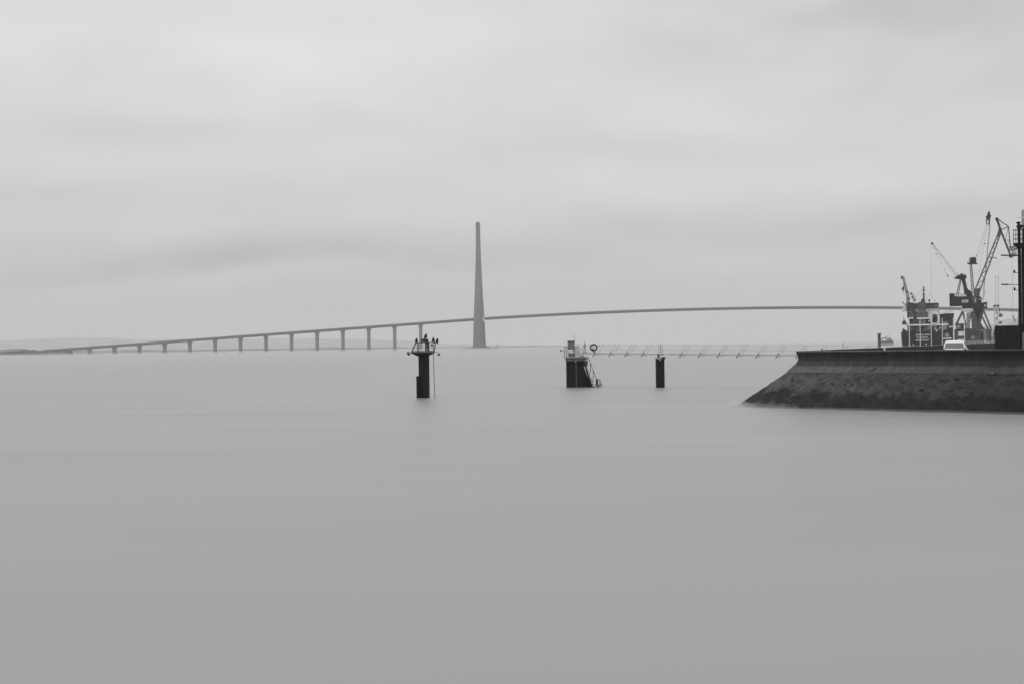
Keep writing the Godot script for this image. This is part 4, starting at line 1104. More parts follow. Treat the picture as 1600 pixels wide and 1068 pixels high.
# -------------------------------------------------------------------- cranes
func cranes() -> void:
	# the slewing crane with its boxy dark machinery house
	var a := thing("slewing_crane", Vector3(179.429, 2.758, -560.000), "dark dock crane with a boxy machinery house, thin jib raised towards the ship", "crane")
	a.rotation.y = -0.3101
	var hs := obj("machinery_house", S().prism([Vector2(172.931, 23.218), Vector2(174.898, 23.139), Vector2(174.980, 22.080), Vector2(176.225, 21.860), Vector2(176.805, 22.103), Vector2(179.444, 22.065), Vector2(179.802, 23.673), Vector2(180.580, 24.468), Vector2(181.240, 23.551), Vector2(181.701, 22.133), Vector2(181.696, 18.100), Vector2(172.959, 18.127)], -561.5, 4.5), M.crane_dark, a)
	obj("name_board", S().span(Vector3(177.602, 20.454, -559.100), Vector3(179.985, 19.465, -559.200)), M.white_paint, hs)
	obj("board_stripe", S().span(Vector3(177.886, 20.120, -559.000), Vector3(179.750, 19.768, -559.100)), M.crane_grey, hs)
	obj("house_rail", S().bar(Vector3(174.897, 23.089, -560.000), Vector3(181.617, 22.991, -560.000), 0.12).bar(Vector3(176.817, 23.061, -560.000), Vector3(176.804, 22.053, -560.000), 0.1).bar(Vector3(178.257, 23.040, -560.000), Vector3(178.244, 22.032, -560.000), 0.1), M.crane_grey, hs)
	obj("winch_cover", S().prism([Vector2(176.183, 21.830), Vector2(177.057, 22.723), Vector2(179.308, 22.590), Vector2(179.298, 21.835)], -559.6, 1.2), M.crane_pale, hs)
	obj("tower", S().prism([Vector2(177.518, 28.848), Vector2(178.958, 28.827), Vector2(179.726, 25.186), Vector2(180.666, 23.660), Vector2(180.879, 21.641), Vector2(178.719, 21.672), Vector2(178.196, 25.712)], -561.0, 2.4), M.crane_dark, a)
	for q in [[Vector3(177.136, 28.836, -559.600), Vector3(175.461, 21.960, -559.600)], [Vector3(177.511, 28.933, -562.000), Vector3(176.119, 22.022, -562.000)]]:
		obj("back_stay", S().bar(q[0], q[1], 0.32), M.crane_dark, a)
	var hd := obj("tower_head", S().prism([Vector2(174.594, 29.193), Vector2(175.949, 30.030), Vector2(176.435, 30.426), Vector2(178.931, 30.440), Vector2(179.502, 30.079), Vector2(179.442, 29.122), Vector2(178.908, 28.676), Vector2(176.173, 28.767)], -560.8, 2.6), M.crane_dark, a)
	obj("sheave", S().box(Vector3(177.732, 30.627, -560.400), Vector3(1.1, 0.7, 0.5)).bar(Vector3(176.436, 30.527, -560.000), Vector3(175.869, 31.191, -560.000), 0.12).bar(Vector3(178.835, 30.442, -560.000), Vector3(179.230, 31.293, -560.000), 0.1), M.crane_grey, hd)
	var jb := lattice(Vector3(176.099, 30.431, -560.000), Vector3(166.813, 43.371, -560.000), Vector3(175.564, 29.935, -560.000), Vector3(166.568, 43.022, -560.000), 0.5, 16, 0.1, 0.035, M.crane_grey, a, "jib")
	obj("jib_tip", S().box(Vector3(166.666, 43.171, -560.000), Vector3(0.9, 0.8, 0.9)).bar(Vector3(166.292, 43.933, -560.000), Vector3(166.620, 43.273, -560.000), 0.1).box(Vector3(168.195, 38.965, -560.000), Vector3(0.6, 0.35, 0.4)), M.crane_grey, jb)
	obj("hoist_rope", S().tube(Vector3(166.280, 43.026, -560.000), Vector3(166.089, 21.352, -560.000), 0.045, -1, 5), M.rope, jb)
	obj("luffing_rope", S().tube(Vector3(173.660, 27.543, -560.000), Vector3(166.615, 42.920, -560.000), 0.025, -1, 5), M.rope, jb)
	for k in 6:
		var t := [0.2, 0.34, 0.52, 0.62, 0.74, 0.86][k] as float
		obj("rope_clamp", S().box(Vector3(173.660, 27.543, -560.000).lerp(Vector3(166.615, 42.920, -560.000), t), Vector3(0.28, 0.28, 0.28)), M.crane_grey, jb)
	obj("jib_lamp", S().box(Vector3(172.447, 30.182, -560.000), Vector3(0.5, 0.6, 0.4)), M.crane_dark, jb)
	var cap := obj("portal_cap", S().span(Vector3(177.224, 17.024, -558.500), Vector3(181.679, 15.849, -563.500)), M.crane_pale, a)
	obj("turntable", S().lathe(Vector3(179.770, 0, -561), [Vector2(2.1, 17.017), Vector2(2.1, 18.153), Vector2(0, 18.153)], 16), M.crane_dark, cap)
	for z in [-558.6, -563.4]:
		for q in [[Vector2(177.778, 15.889), Vector2(175.113, 10.382)], [Vector2(177.922, 15.887), Vector2(179.180, 9.315)], [Vector2(181.282, 15.838), Vector2(179.608, 9.057)], [Vector2(181.426, 15.835), Vector2(183.257, 9.104)]]:
			obj("portal_leg", S().bar(Vector3(q[0].x, q[0].y, z), Vector3(q[1].x, q[1].y, z), 0.75, 0.6), M.crane_grey, a)
	obj("stair_tower", S().span(Vector3(179.216, 15.570, -557.600), Vector3(180.568, 9.281, -558.200)), M.crane_pale, a)
	var st := S()
	for k in 7: st.box(Vector3(179.926, 15.054, -557.400) + Vector3(0, -0.9 * k, 0.1), Vector3(1.2, 0.25, 0.2), Basis(Vector3.BACK, 0.5 if k % 2 == 0 else -0.5))
	obj("stair_flight", st, M.crane_grey, a)
	obj("portal_cabin", S().span(Vector3(175.238, 11.264, -557.800), Vector3(178.215, 9.081, -560.500)), M.crane_dark, a)
	obj("cable_drum", S().lathe(Vector3(176.085, 9.889, -557.000), [Vector2(0, -0.8), Vector2(0.9, -0.7), Vector2(0.9, 0.7), Vector2(0, 0.8)], 10), M.ship_mid, a)
	obj("portal_beam", S().span(Vector3(174.872, 9.011, -558.000), Vector3(183.815, 8.334, -559.000)).span(Vector3(175.450, 9.252, -557.800), Vector3(181.425, 8.967, -558.200)), M.crane_grey, a)
	for q in [[Vector3(174.630, 8.864, -558.000), Vector3(175.810, 3.303, -564.000)], [Vector3(178.738, 8.402, -558.000), Vector3(179.532, 3.248, -564.000)]]:
		obj("portal_foot", S().span(q[0], q[1]), M.crane_grey, a)

	# the double-link level-luffing crane
	var b := thing("luffing_crane", Vector3(189.480, 2.625, -576.000), "tall lattice dock crane with a bent double-link jib, right of the boxy crane", "crane")
	b.rotation.y = -0.3178
	var bo := lattice(Vector3(187.541, 23.653, -576.000), Vector3(197.671, 48.497, -576.000), Vector3(189.610, 23.623, -576.000), Vector3(198.403, 47.968, -576.000), 1.6, 13, 0.5, 0.2, M.crane_grey, b, "boom")
	obj("boom_top", S().prism([Vector2(197.536, 49.484), Vector2(198.571, 49.521), Vector2(198.753, 48.377), Vector2(197.831, 45.695), Vector2(196.609, 46.438)], -576.0, 1.8), M.crane_dark, bo)
	obj("boom_foot", S().prism([Vector2(187.414, 25.211), Vector2(189.883, 25.693), Vector2(189.885, 22.063), Vector2(187.662, 21.577)], -576.0, 2.6), M.crane_grey, bo)
	obj("boom_walkway", S().bar(Vector3(194.124, 37.810, -575.000), Vector3(196.628, 37.515, -575.000), 0.3, 0.8).bar(Vector3(194.869, 38.369, -575.000), Vector3(196.336, 37.778, -575.000), 0.07), M.crane_grey, bo)
	var jj := obj("link_jib", S().bar(Vector3(196.800, 53.383, -576.000), Vector3(198.218, 48.904, -576.000), 0.85, 0.8).bar(Vector3(198.218, 48.904, -576.000), Vector3(201.681, 38.898, -576.000), 0.7, 0.8), M.crane_dark, b)
	obj("jib_tip", S().box(Vector3(196.848, 53.331, -576.000), Vector3(1.2, 1.1, 1.2)), M.crane_dark, jj)
	obj("jib_tie", S().bar(Vector3(197.095, 53.379, -576.000), Vector3(201.263, 50.103, -576.000), 0.42).bar(Vector3(201.264, 50.155, -576.000), Vector3(201.821, 42.007, -576.000), 0.42).bar(Vector3(198.267, 48.903, -576.000), Vector3(201.040, 49.977, -576.000), 0.38), M.crane_grey, jj)
	obj("jib_bracing", S().bar(Vector3(201.088, 49.899, -576.000), Vector3(199.984, 44.626, -576.000), 0.2).bar(Vector3(200.512, 47.314, -576.000), Vector3(200.035, 44.729, -576.000), 0.2).bar(Vector3(200.033, 44.625, -576.000), Vector3(201.462, 44.656, -576.000), 0.2).bar(Vector3(201.461, 44.553, -576.000), Vector3(200.739, 42.126, -576.000), 0.15).bar(Vector3(197.429, 52.545, -576.000), Vector3(199.457, 49.508, -576.000), 0.09), M.crane_grey, jj)
	obj("sheave_block", S().lathe(Vector3(201.942, 38.116, -576.000), [Vector2(0, -0.7), Vector2(0.5, -0.55), Vector2(0.72, 0.1), Vector2(0.6, 0.8), Vector2(0, 1.2)], 10).bar(Vector3(200.684, 37.927, -576.000), Vector3(201.625, 38.328, -576.000), 0.14), M.crane_dark, jj)
	var hr := obj("hoist_rope", S().tube(Vector3(202.506, 37.952, -576.000), Vector3(202.388, 14.103, -576.000), 0.05, -1, 5), M.rope, jj)
	obj("hook_block", S().box(Vector3(202.533, 13.893, -576.000), Vector3(0.5, 0.55, 0.4)).bar(Vector3(202.578, 13.582, -576.000), Vector3(202.811, 12.541, -576.000), 0.3).sweep([Vector3(202.816, 12.956, -576.000), Vector3(203.202, 12.276, -576.000), Vector3(202.996, 11.657, -576.000), Vector3(202.606, 11.922, -576.000)], [0.14, 0.2, 0.2, 0.1], 6), M.ship_grey, hr)
	obj("boom_rope", S().tube(Vector3(186.308, 30.930, -576.000), Vector3(200.683, 37.875, -576.000), 0.04, -1, 5), M.rope, b)
	var cab := obj("slewing_house", S().span(Vector3(187.179, 19.654, -573.500), Vector3(192.645, 17.317, -579.000)), M.crane_dark, b)
	obj("house_window", S().span(Vector3(191.510, 18.969, -573.400), Vector3(192.282, 17.979, -573.500)), M.pale_steel, cab)
	obj("house_roof", S().span(Vector3(190.933, 19.850, -573.200), Vector3(192.825, 19.665, -579.200)), M.crane_dark, cab)
	obj("drivers_cab", S().prism([Vector2(188.511, 22.179), Vector2(189.398, 22.425), Vector2(190.569, 21.891), Vector2(190.490, 19.618), Vector2(188.380, 19.649)], -575.5, 3.0), M.crane_dark, b)
	obj("cab_window", S().span(Vector3(189.582, 21.489, -573.900), Vector3(190.062, 20.710, -574.000)).span(Vector3(187.959, 21.203, -573.900), Vector3(188.384, 19.959, -574.000)), M.pale_steel, b)
	obj("support_cone", S().lathe(Vector3(189.155, 0, -576), [Vector2(0.9, 10.668), Vector2(1.0, 11.964), Vector2(2.0, 15.334), Vector2(2.15, 17.303)], 14), M.crane_dark, b)
	for z in [-573.8, -578.4]:
		for q in [[Vector2(187.162, 17.281), Vector2(189.615, 9.105)], [Vector2(191.002, 17.173), Vector2(189.094, 10.668)], [Vector2(191.049, 17.017), Vector2(194.047, 9.040)], [Vector2(190.664, 13.912), Vector2(192.914, 9.057)], [Vector2(186.846, 11.997), Vector2(188.926, 9.115)]]:
			obj("portal_leg", S().bar(Vector3(q[0].x, q[0].y, z), Vector3(q[1].x, q[1].y, z), 0.6, 0.5), M.crane_grey, b)
	obj("pedestal", S().prism([Vector2(188.770, 12.228), Vector2(189.705, 12.214), Vector2(191.053, 9.861), Vector2(191.778, 8.814), Vector2(188.085, 8.868)], -576.0, 3.4), M.crane_grey, b)
	obj("portal_beam", S().span(Vector3(186.870, 9.020, -573.000), Vector3(194.259, 8.329, -579.000)), M.crane_grey, b)
	var ft := obj("portal_foot", S().span(Vector3(192.153, 8.376, -573.000), Vector3(194.140, 3.066, -579.000)), M.crane_grey, b)
	obj("sill", S().span(Vector3(191.966, 5.438, -572.800), Vector3(192.607, 3.088, -579.200)).box(Vector3(191.003, 6.639, -573.000), Vector3(2.4, 4.4, 0.4)), M.ship_mid, ft)
	obj("portal_foot", S().span(Vector3(187.106, 8.398, -573.000), Vector3(188.348, 3.151, -579.000)), M.crane_grey, b)

	# a slim crane behind: cabin on a lattice mast, near-vertical jib
	var c := thing("tower_crane", Vector3(196.622, 2.540, -606.000), "slim crane behind the boxy one, dark cabin high on a mast, near-vertical jib", "crane")
	c.rotation.y = -0.3138
	lattice(Vector3(195.883, 36.917, -606.000), Vector3(196.536, 23.543, -606.000), Vector3(196.506, 36.908, -606.000), Vector3(197.366, 23.531, -606.000), 0.6, 12, 0.34, 0.14, M.crane_dark, c, "mast")
	obj("mast_base", S().span(Vector3(196.123, 23.488, -604.000), Vector3(197.930, 3.060, -608.000)), M.crane_grey, c)
	var cc := obj("cabin", S().prism([Vector2(195.817, 39.810), Vector2(196.491, 39.745), Vector2(196.545, 39.908), Vector2(197.998, 39.887), Vector2(198.408, 39.499), Vector2(198.483, 37.316), Vector2(199.053, 37.253), Vector2(198.841, 36.929), Vector2(194.846, 36.987), Vector2(194.756, 38.025), Vector2(195.164, 37.473), Vector2(195.688, 37.902)], -606.5, 3.0), M.crane_dark, c)
	obj("mast_lamp", S().box(Vector3(198.474, 40.589, -606.000), Vector3(0.35, 0.6, 0.3)).bar(Vector3(198.413, 39.881, -606.000), Vector3(198.473, 40.535, -606.000), 0.08), M.crane_dark, cc)
	var jc := lattice(Vector3(200.894, 23.479, -606.000), Vector3(203.988, 53.437, -606.000), Vector3(201.153, 23.476, -606.000), Vector3(204.300, 53.432, -606.000), 0.6, 24, 0.14, 0.05, M.crane_grey, c, "jib")
	obj("jib_head", S().prism([Vector2(204.095, 59.545), Vector2(204.304, 57.687), Vector2(204.791, 57.244), Vector2(204.393, 56.595), Vector2(204.148, 53.707), Vector2(203.625, 53.442), Vector2(203.599, 55.352), Vector2(203.138, 55.850), Vector2(202.904, 53.835), Vector2(202.493, 54.168), Vector2(202.679, 56.456), Vector2(202.451, 56.842), Vector2(203.216, 57.812), Vector2(203.065, 58.142)], -606.0, 1.6), M.crane_dark, jc)
	obj("pulley", S().sweep([Vector3(202.648, 54.111, -606.000), Vector3(203.109, 53.668, -606.000), Vector3(203.685, 54.041, -606.000)], [0.22, 0.22, 0.22], 6), M.crane_dark, jc)
	for q in [[Vector3(193.737, 39.404, -606.000), Vector3(195.812, 39.373, -606.000)]]:
		obj("boom_stub", S().bar(q[0] + Vector3(1.2, -1.6, 0), q[1], 0.14), M.crane_grey, c)
	for q in [[Vector3(198.525, 40.534, -606.000), Vector3(202.484, 53.459, -606.000)], [Vector3(198.872, 39.329, -606.000), Vector3(203.055, 53.451, -606.000)], [Vector3(199.453, 32.228, -606.000), Vector3(203.158, 53.449, -606.000)]]:
		obj("stay_rope", S().tube(q[0], q[1], 0.05, -1, 5), M.rope, jc)
	obj("spreader", S().bar(Vector3(201.340, 45.457, -606.000), Vector3(202.560, 45.493, -606.000), 0.3).bar(Vector3(203.054, 45.541, -606.000), Vector3(203.573, 45.588, -606.000), 0.25), M.crane_grey, jc)
	obj("pale_strut", S().sweep([Vector3(200.593, 21.248, -604.000), Vector3(201.294, 23.412, -604.000), Vector3(201.522, 25.040, -604.000), Vector3(201.075, 26.406, -604.000), Vector3(201.504, 27.596, -604.000)], [0.3, 0.3, 0.28, 0.26, 0.2], 6), M.crane_pale, c)

	# a white crane farther along the quay
	var w := thing("white_crane", Vector3(306.598, 1.548, -900.000), "pale white crane tower far along the quay, between the tall cranes and the container", "crane")
	w.rotation.y = -0.3284
	lattice(Vector3(306.458, 25.855, -900.000), Vector3(306.930, 44.239, -900.000), Vector3(308.375, 25.827, -900.000), Vector3(308.771, 44.293, -900.000), 2.0, 10, 0.3, 0.13, M.crane_pale, w, "upper_tower")
	obj("tip_lamp", S().box(Vector3(306.893, 44.321, -900.000), Vector3(0.7, 0.7, 0.7)).box(Vector3(308.734, 44.375, -900.000), Vector3(0.7, 0.7, 0.7)), M.crane_grey, w)
	var col := obj("gallery", S().span(Vector3(305.472, 26.470, -898.000), Vector3(306.755, 25.167, -902.000)).span(Vector3(307.156, 26.526, -898.000), Vector3(308.678, 25.219, -902.000)).bar(Vector3(304.845, 25.636, -900.000), Vector3(309.372, 25.813, -900.000), 0.4), M.crane_dark, w)
	obj("lower_tower", S().span(Vector3(305.608, 25.186, -898.500), Vector3(306.291, 1.547, -901.500)).span(Vector3(307.521, 25.158, -898.500), Vector3(308.288, 1.518, -901.500)).bar(Vector3(306.120, 23.409, -899.000), Vector3(307.992, 20.145, -899.000), 0.5).bar(Vector3(307.992, 20.145, -899.000), Vector3(306.035, 16.936, -899.000), 0.5).bar(Vector3(306.035, 16.936, -899.000), Vector3(307.907, 13.672, -899.000), 0.5), M.crane_pale, w)
	obj("ladder_cage", S().box(Vector3(307.033, 22.983, -898.600), Vector3(0.8, 1.6, 0.8)).box(Vector3(307.085, 21.122, -898.600), Vector3(0.8, 1.2, 0.8)).box(Vector3(307.115, 17.562, -898.600), Vector3(0.9, 1.6, 0.8)), M.ship_mid, w)
	obj("operator_pod", S().lathe(Vector3(309.600, 20.121, -899.000), [Vector2(0, -1.6), Vector2(0.9, -1.3), Vector2(1.3, -0.4), Vector2(1.1, 0.2), Vector2(0.7, 0.8), Vector2(0, 1.0)], 10).bar(Vector3(308.669, 24.990, -899.000), Vector3(309.075, 20.938, -899.000), 0.4).span(Vector3(308.551, 16.240, -898.000), Vector3(310.219, 14.458, -900.000)), M.crane_grey, w)

# -------------------------------------------------------------------- the quay behind the wall
func quayside() -> void:
	# white estate car, seen from behind
	var c := thing("parked_car", Vector3(33.918, 3.2, -109), "white estate car parked behind the seawall, only its roof and rear window showing", "car")
	var o: Vector3 = c.position
	var t := Transform3D(Basis(Vector3.UP, deg_to_rad(-20)) * Basis.from_scale(Vector3(1, 1.13, 1)), o)
	var body := S()
	# cross sections from tail to nose: z, half width low, half width at waist, waist height
	var rows := []
	for q in [[0.0, 0.74, 0.80, 0.42, 0.92], [-0.08, 0.84, 0.89, 0.30, 0.97], [-0.5, 0.89, 0.92, 0.22, 0.98], [-2.4, 0.90, 0.92, 0.22, 0.94], [-3.3, 0.89, 0.90, 0.22, 0.92], [-4.2, 0.84, 0.80, 0.24, 0.78], [-4.45, 0.74, 0.68, 0.32, 0.66]]:
		var row := []
		for p in [[-q[1], q[3]], [-q[2], (q[3] + q[4]) * 0.5], [-q[2] * 0.985, q[4]], [-q[2] * 0.6, q[4] + 0.03], [q[2] * 0.6, q[4] + 0.03], [q[2] * 0.985, q[4]], [q[2], (q[3] + q[4]) * 0.5], [q[1], q[3]], [-q[1], q[3]]]:
			row.append(t * Vector3(p[0], p[1], q[0]))
		rows.append(row)
	body.skin(rows)
	var tail := []
	for p in rows[0]: tail.append(p)
	for k in 8: body.tri(t * Vector3(0, 0.6, 0.01), rows[0][k], rows[0][k + 1], t.basis.z, t.basis.z, t.basis.z)
	obj("body", body, M.car_paint, c)
	var roof := []
	for q in [[-0.10, 0.8, 0.93], [-0.22, 0.795, 1.10], [-0.42, 0.735, 1.38], [-0.6, 0.70, 1.475], [-1.1, 0.69, 1.51], [-2.1, 0.69, 1.50], [-2.6, 0.70, 1.43], [-3.4, 0.8, 0.94]]:
		var row := []
		for p in [[-1.13, 0.93], [-1.0, q[2] - 0.03], [-0.93, q[2] + 0.015], [-0.5, q[2] + 0.035], [0.5, q[2] + 0.035], [0.93, q[2] + 0.015], [1.0, q[2] - 0.03], [1.13, 0.93]]:
			var wide: float = q[1] if absf(p[0]) < 1.1 else 0.84 / 1.13
			row.append(t * Vector3(p[0] * wide, p[1], q[0]))
		roof.append(row)
	var rf := obj("roof", S().skin(roof), M.car_paint, c)
	var glass := S()
	var gz := Vector3(0, 0.35, 0.9).normalized()
	glass.quad(t * Vector3(-0.73, 0.985, -0.105), t * Vector3(0.73, 0.985, -0.105), t * Vector3(0.635, 1.37, -0.385), t * Vector3(-0.635, 1.37, -0.385), t.basis * gz)
	obj("rear_window", glass, M.car_glass, c)
	for s in [-1.0, 1.0]:
		obj("side_window", S().prism([Vector2(-0.55, 0.99), Vector2(-3.1, 0.98), Vector2(-2.5, 1.38), Vector2(-0.75, 1.40)], s * 0.78, 0.02, t * Transform3D(Basis(Vector3(0, 0, 1), Vector3(-s * 0.14, 1, 0), Vector3(1, 0, 0)), Vector3(s * 0.135, 0, 0))), M.car_glass, c)
		obj("tail_light", S().box(t * Vector3(s * 0.79, 0.84, -0.03), Vector3(0.16, 0.34, 0.1), t.basis), M.ship_grey, c)
		obj("door_mirror", S().box(t * Vector3(s * 0.97, 0.84, -2.9), Vector3(0.22, 0.15, 0.12), t.basis), M.car_paint, c)
		obj("roof_rail", S().bar(t * Vector3(s * 0.58, 1.56, -0.7), t * Vector3(s * 0.58, 1.56, -2.2), 0.03), M.galvanised, c)
		for z in [-0.85, -3.6]:
			var wl := obj("wheel", S().tube(t * Vector3(s * 0.72, 0.31, z), t * Vector3(s * 0.92, 0.31, z), 0.31, 0.31, 18), M.rubber, c)
			obj("rim", S().tube(t * Vector3(s * 0.9, 0.31, z), t * Vector3(s * 0.93, 0.31, z), 0.19, 0.18, 12), M.galvanised, wl)
	obj("bumper", S().box(t * Vector3(0, 0.46, 0.02), Vector3(1.6, 0.2, 0.12), t.basis), M.car_paint, c)
	obj("wiper", S().bar(t * Vector3(0.0, 1.0, -0.08), t * Vector3(0.4, 1.04, -0.1), 0.02), M.rubber, c)
	# the dark container
	var k := thing("container", Vector3(44.056, 3.2, -126), "dark steel shipping container standing end-on behind the lattice light mast", "container")
	k.rotation.y = -0.3364
	var kx0 := 42.908
	var kx1 := kx0 + 2.44
	obj("box", S().span(Vector3(kx0, 3.35, -126), Vector3(kx1, 6.18, -138)), M.container, k)
	for s in 2:
		var dx := kx0 + 0.06 + 1.18 * s
		var door := obj("door", S().span(Vector3(dx, 3.42, -125.95), Vector3(dx + 1.14, 6.08, -125.99)), M.container, k)
		for q in [0.3, 0.85]: obj("locking_bar", S().tube(Vector3(dx + q, 3.4, -125.91), Vector3(dx + q, 6.1, -125.91), 0.02, -1, 6), M.container, door)
	for x in [kx0 + 0.09, kx1 - 0.09]:
		for y in [3.29, 6.12]: obj("corner_casting", S().box(Vector3(x, y, -126.0), Vector3(0.18, 0.17, 0.16)), M.container, k)
	var rib := S()
	for i in 30: rib.box(Vector3(kx0 - 0.012, 4.75, -126.6 - i * 0.38), Vector3(0.03, 2.6, 0.18))
	obj("side_corrugation", rib, M.container, k)
	# white flagpoles in front of the ship
	var pb := Vector3(123.074, 3.2, -440)
	var pole := thing("flagpole", pb, "white flagpole in front of the ship's port quarter, leftmost of the row", "flagpole", "white flagpoles along the harbour edge")
	obj("pole", S().tube(pb, pb + Vector3(0, 8.119 + 0.2, 0), 0.13, 0.1, 8), M.white_paint, pole)
	obj("base_plate", S().box(pb + Vector3(0, 0.05, 0), Vector3(0.5, 0.1, 0.5)), M.white_paint, pole)
	obj("finial", S().lathe(pb + Vector3(0, 8.119 + 0.2, 0), [Vector2(0.1, 0), Vector2(0.14, 0.1), Vector2(0, 0.24)], 8), M.white_paint, pole)
	var more := [[17.0, "white flagpole crossing the first letters of the ship's stern name"], [34.2, "white flagpole just right of the ship's stern lettering"], [51.6, "white flagpole in front of the ship's starboard quarter"], [69.0, "white flagpole at the left edge of the dark warehouse's far end, left of the car"], [86.2, "white flagpole in front of the crane's portal, rightmost of the row"]]
	for m in more: again(pole, Vector3(m[0] * 440.0 / 2222.0, 0, 0), m[1])
	# the warehouse behind the ship
	var w := thing("warehouse", Vector3(195.841, 2.278, -640.000), "dark warehouse block right behind the cargo ship, pale canopy at its top", "warehouse")
	w.rotation.y = -0.2970
	obj("wall", S().prism([Vector2(192.998, 16.319), Vector2(199.006, 16.519), Vector2(198.821, 2.667), Vector2(192.818, 2.754)], -650.0, 20), M.crane_dark, w)
	obj("canopy", S().prism([Vector2(192.620, 16.479), Vector2(193.289, 17.160), Vector2(198.529, 18.234), Vector2(198.630, 17.600), Vector2(195.925, 16.834), Vector2(194.381, 16.511)], -639.0, 3.0), M.ship_white, w)
	obj("roof", S().prism([Vector2(192.833, 16.321), Vector2(192.839, 16.782), Vector2(199.119, 16.748), Vector2(199.115, 16.460)], -650.0, 20.6), M.ship_grey, w)
	obj("window", S().span(Vector3(194.499, 13.124, -639.700), Vector3(196.415, 12.293, -639.900)).span(Vector3(195.090, 7.876, -639.700), Vector3(196.831, 6.296, -639.900)), M.ship_mid, w)
	obj("ledge", S().span(Vector3(192.945, 12.047, -639.200), Vector3(196.625, 11.483, -639.900)), M.ship_white, w)
	obj("door", S().span(Vector3(194.238, 10.076, -639.700), Vector3(194.820, 8.341, -639.900)), M.crane_grey, w)
	# a low white van and a long white railing on the far quay
	var v := thing("white_trailer", Vector3(153.029, 4.898, -500.000), "low white trailer in front of the dark warehouse, left of the car's roof", "trailer")
	obj("bed", S().span(Vector3(152.275, 5.719, -500.000), Vector3(154.640, 5.291, -502.000)), M.white_paint, v)
	obj("chassis", S().span(Vector3(152.420, 5.313, -500.200), Vector3(154.484, 4.976, -501.800)), M.crane_grey, v)
	for u in [152.760, 153.706]:
		obj("wheel", S().tube(Vector3(u, 3.55, -500.2), Vector3(u, 3.55, -500.5), 0.35, -1, 10), M.rubber, v)
	obj("headboard", S().bar(Vector3(152.965, 3.549, -500.000), Vector3(152.990, 5.349, -500.000), 0.4), M.crane_grey, v)
	var r := thing("quay_railing", Vector3(182.087, 3.165, -552.000), "long pale railing with crossed bracing along the foot of the cranes", "railing")
	for y in [0.0, 0.55, 1.1]:
		obj("rail", S().bar(Vector3(176.127, 3.3 + y, -552), Vector3(187.454, 3.3 + y, -552), 0.11), M.pale_steel, r)
	for i in 10:
		var x := lerpf(176.127, 187.454, i / 9.0)
		var po := obj("rail_post", S().bar(Vector3(x, 3.2, -552), Vector3(x, 4.45, -552), 0.12), M.pale_steel, r)
		if i < 9:
			var x2 := lerpf(176.127, 187.454, (i + 1) / 9.0)
			obj("brace", S().bar(Vector3(x, 3.3, -552), Vector3(x2, 4.4, -552), 0.08).bar(Vector3(x2, 3.3, -552.1), Vector3(x, 4.4, -552.1), 0.08), M.pale_steel, po)
	# sheds among the crane legs
	var sh := thing("crane_shed", Vector3(178.904, 3.264, -556.000), "grey shed with a bright doorway between the crane legs", "shed")
	sh.rotation.y = -0.3113
	obj("wall", S().span(Vector3(173.969, 8.341, -556.000), Vector3(184.397, 3.078, -557.600)), M.crane_grey, sh)
	obj("bright_door", S().span(Vector3(174.827, 8.177, -555.700), Vector3(177.327, 6.440, -555.900)), M.ship_white, sh)
	obj("sill", S().span(Vector3(174.549, 5.129, -555.600), Vector3(177.253, 4.439, -555.900)), M.ship_white, sh)
	obj("panel", S().span(Vector3(178.257, 8.327, -555.700), Vector3(182.519, 6.464, -555.900)).span(Vector3(178.465, 6.023, -555.700), Vector3(179.162, 4.762, -555.900)), M.ship_grey, sh)
	obj("gable", S().prism([Vector2(179.310, 5.110), Vector2(180.237, 6.846), Vector2(181.070, 5.084)], -555.4, 0.5), M.ship_mid, sh)
	obj("door", S().span(Vector3(183.199, 7.554, -555.700), Vector3(184.024, 4.941, -555.900)), M.crane_dark, sh)
	var tr := thing("stacked_crates", Vector3(217.169, 3.134, -640.000), "grey stack of crates between the crane foot and the container", "crates")
	tr.rotation.y = -0.3271
	obj("crate", S().span(Vector3(215.464, 6.212, -640.000), Vector3(216.888, 2.662, -644.000)), M.ship_mid, tr)
	obj("crate", S().span(Vector3(216.678, 7.910, -650.000), Vector3(218.277, 2.606, -654.000)), M.crane_grey, tr)
	obj("crate", S().span(Vector3(217.029, 9.322, -652.000), Vector3(217.902, 7.968, -654.000)), M.ship_grey, tr)
	for i in 3:
		var bo := thing("quay_bollard", [Vector3(107.601, 3.356, -330.000), Vector3(110.661, 3.313, -330.000), Vector3(38.784, 4.194, -148.000)][i], ["thin pale post on the dark ground below the crane railing, left one", "short white post on the dark ground below the crane railing, right one", "small white post just behind the seawall, left of the ship"][i], "post", "" if i == 2 else "pale posts on the quay ground")
		bo.position.y = 3.2
		bo.set_meta("origin", bo.position)
		var bp: Vector3 = bo.position
		var hgt: float = [0.9, 1.0, 1.12][i]
		obj("post", S().tube(bp, bp + Vector3(0, hgt, 0), [0.09, 0.2, 0.1][i], -1, 8), M.white_paint, bo)
		obj("cap", S().lathe(bp + Vector3(0, hgt, 0), [Vector2([0.11, 0.22, 0.12][i], 0), Vector2(0.06, 0.08), Vector2(0, 0.09)], 8), M.white_paint, bo)
	var ws := thing("white_slab", Vector3(111.521, 3.242, -330.000), "flat white slab lying on the quay beside the container", "slab")
	obj("slab", S().box(Vector3(111.522, 3.3, -330), Vector3(0.75, 0.2, 0.5)), M.white_paint, ws)
	# a thin marker pole and stub on the far arm of the wall
	var mp := thing("marker_pole", Vector3(30.501, 4.28, -131), "thin dark pole standing on the seawall where the gangway meets it", "pole")
	obj("pole", S().tube(Vector3(30.501, 4.2, -131), Vector3(30.501, 4.78, -131), 0.022, -1, 6), M.grey_steel, mp)
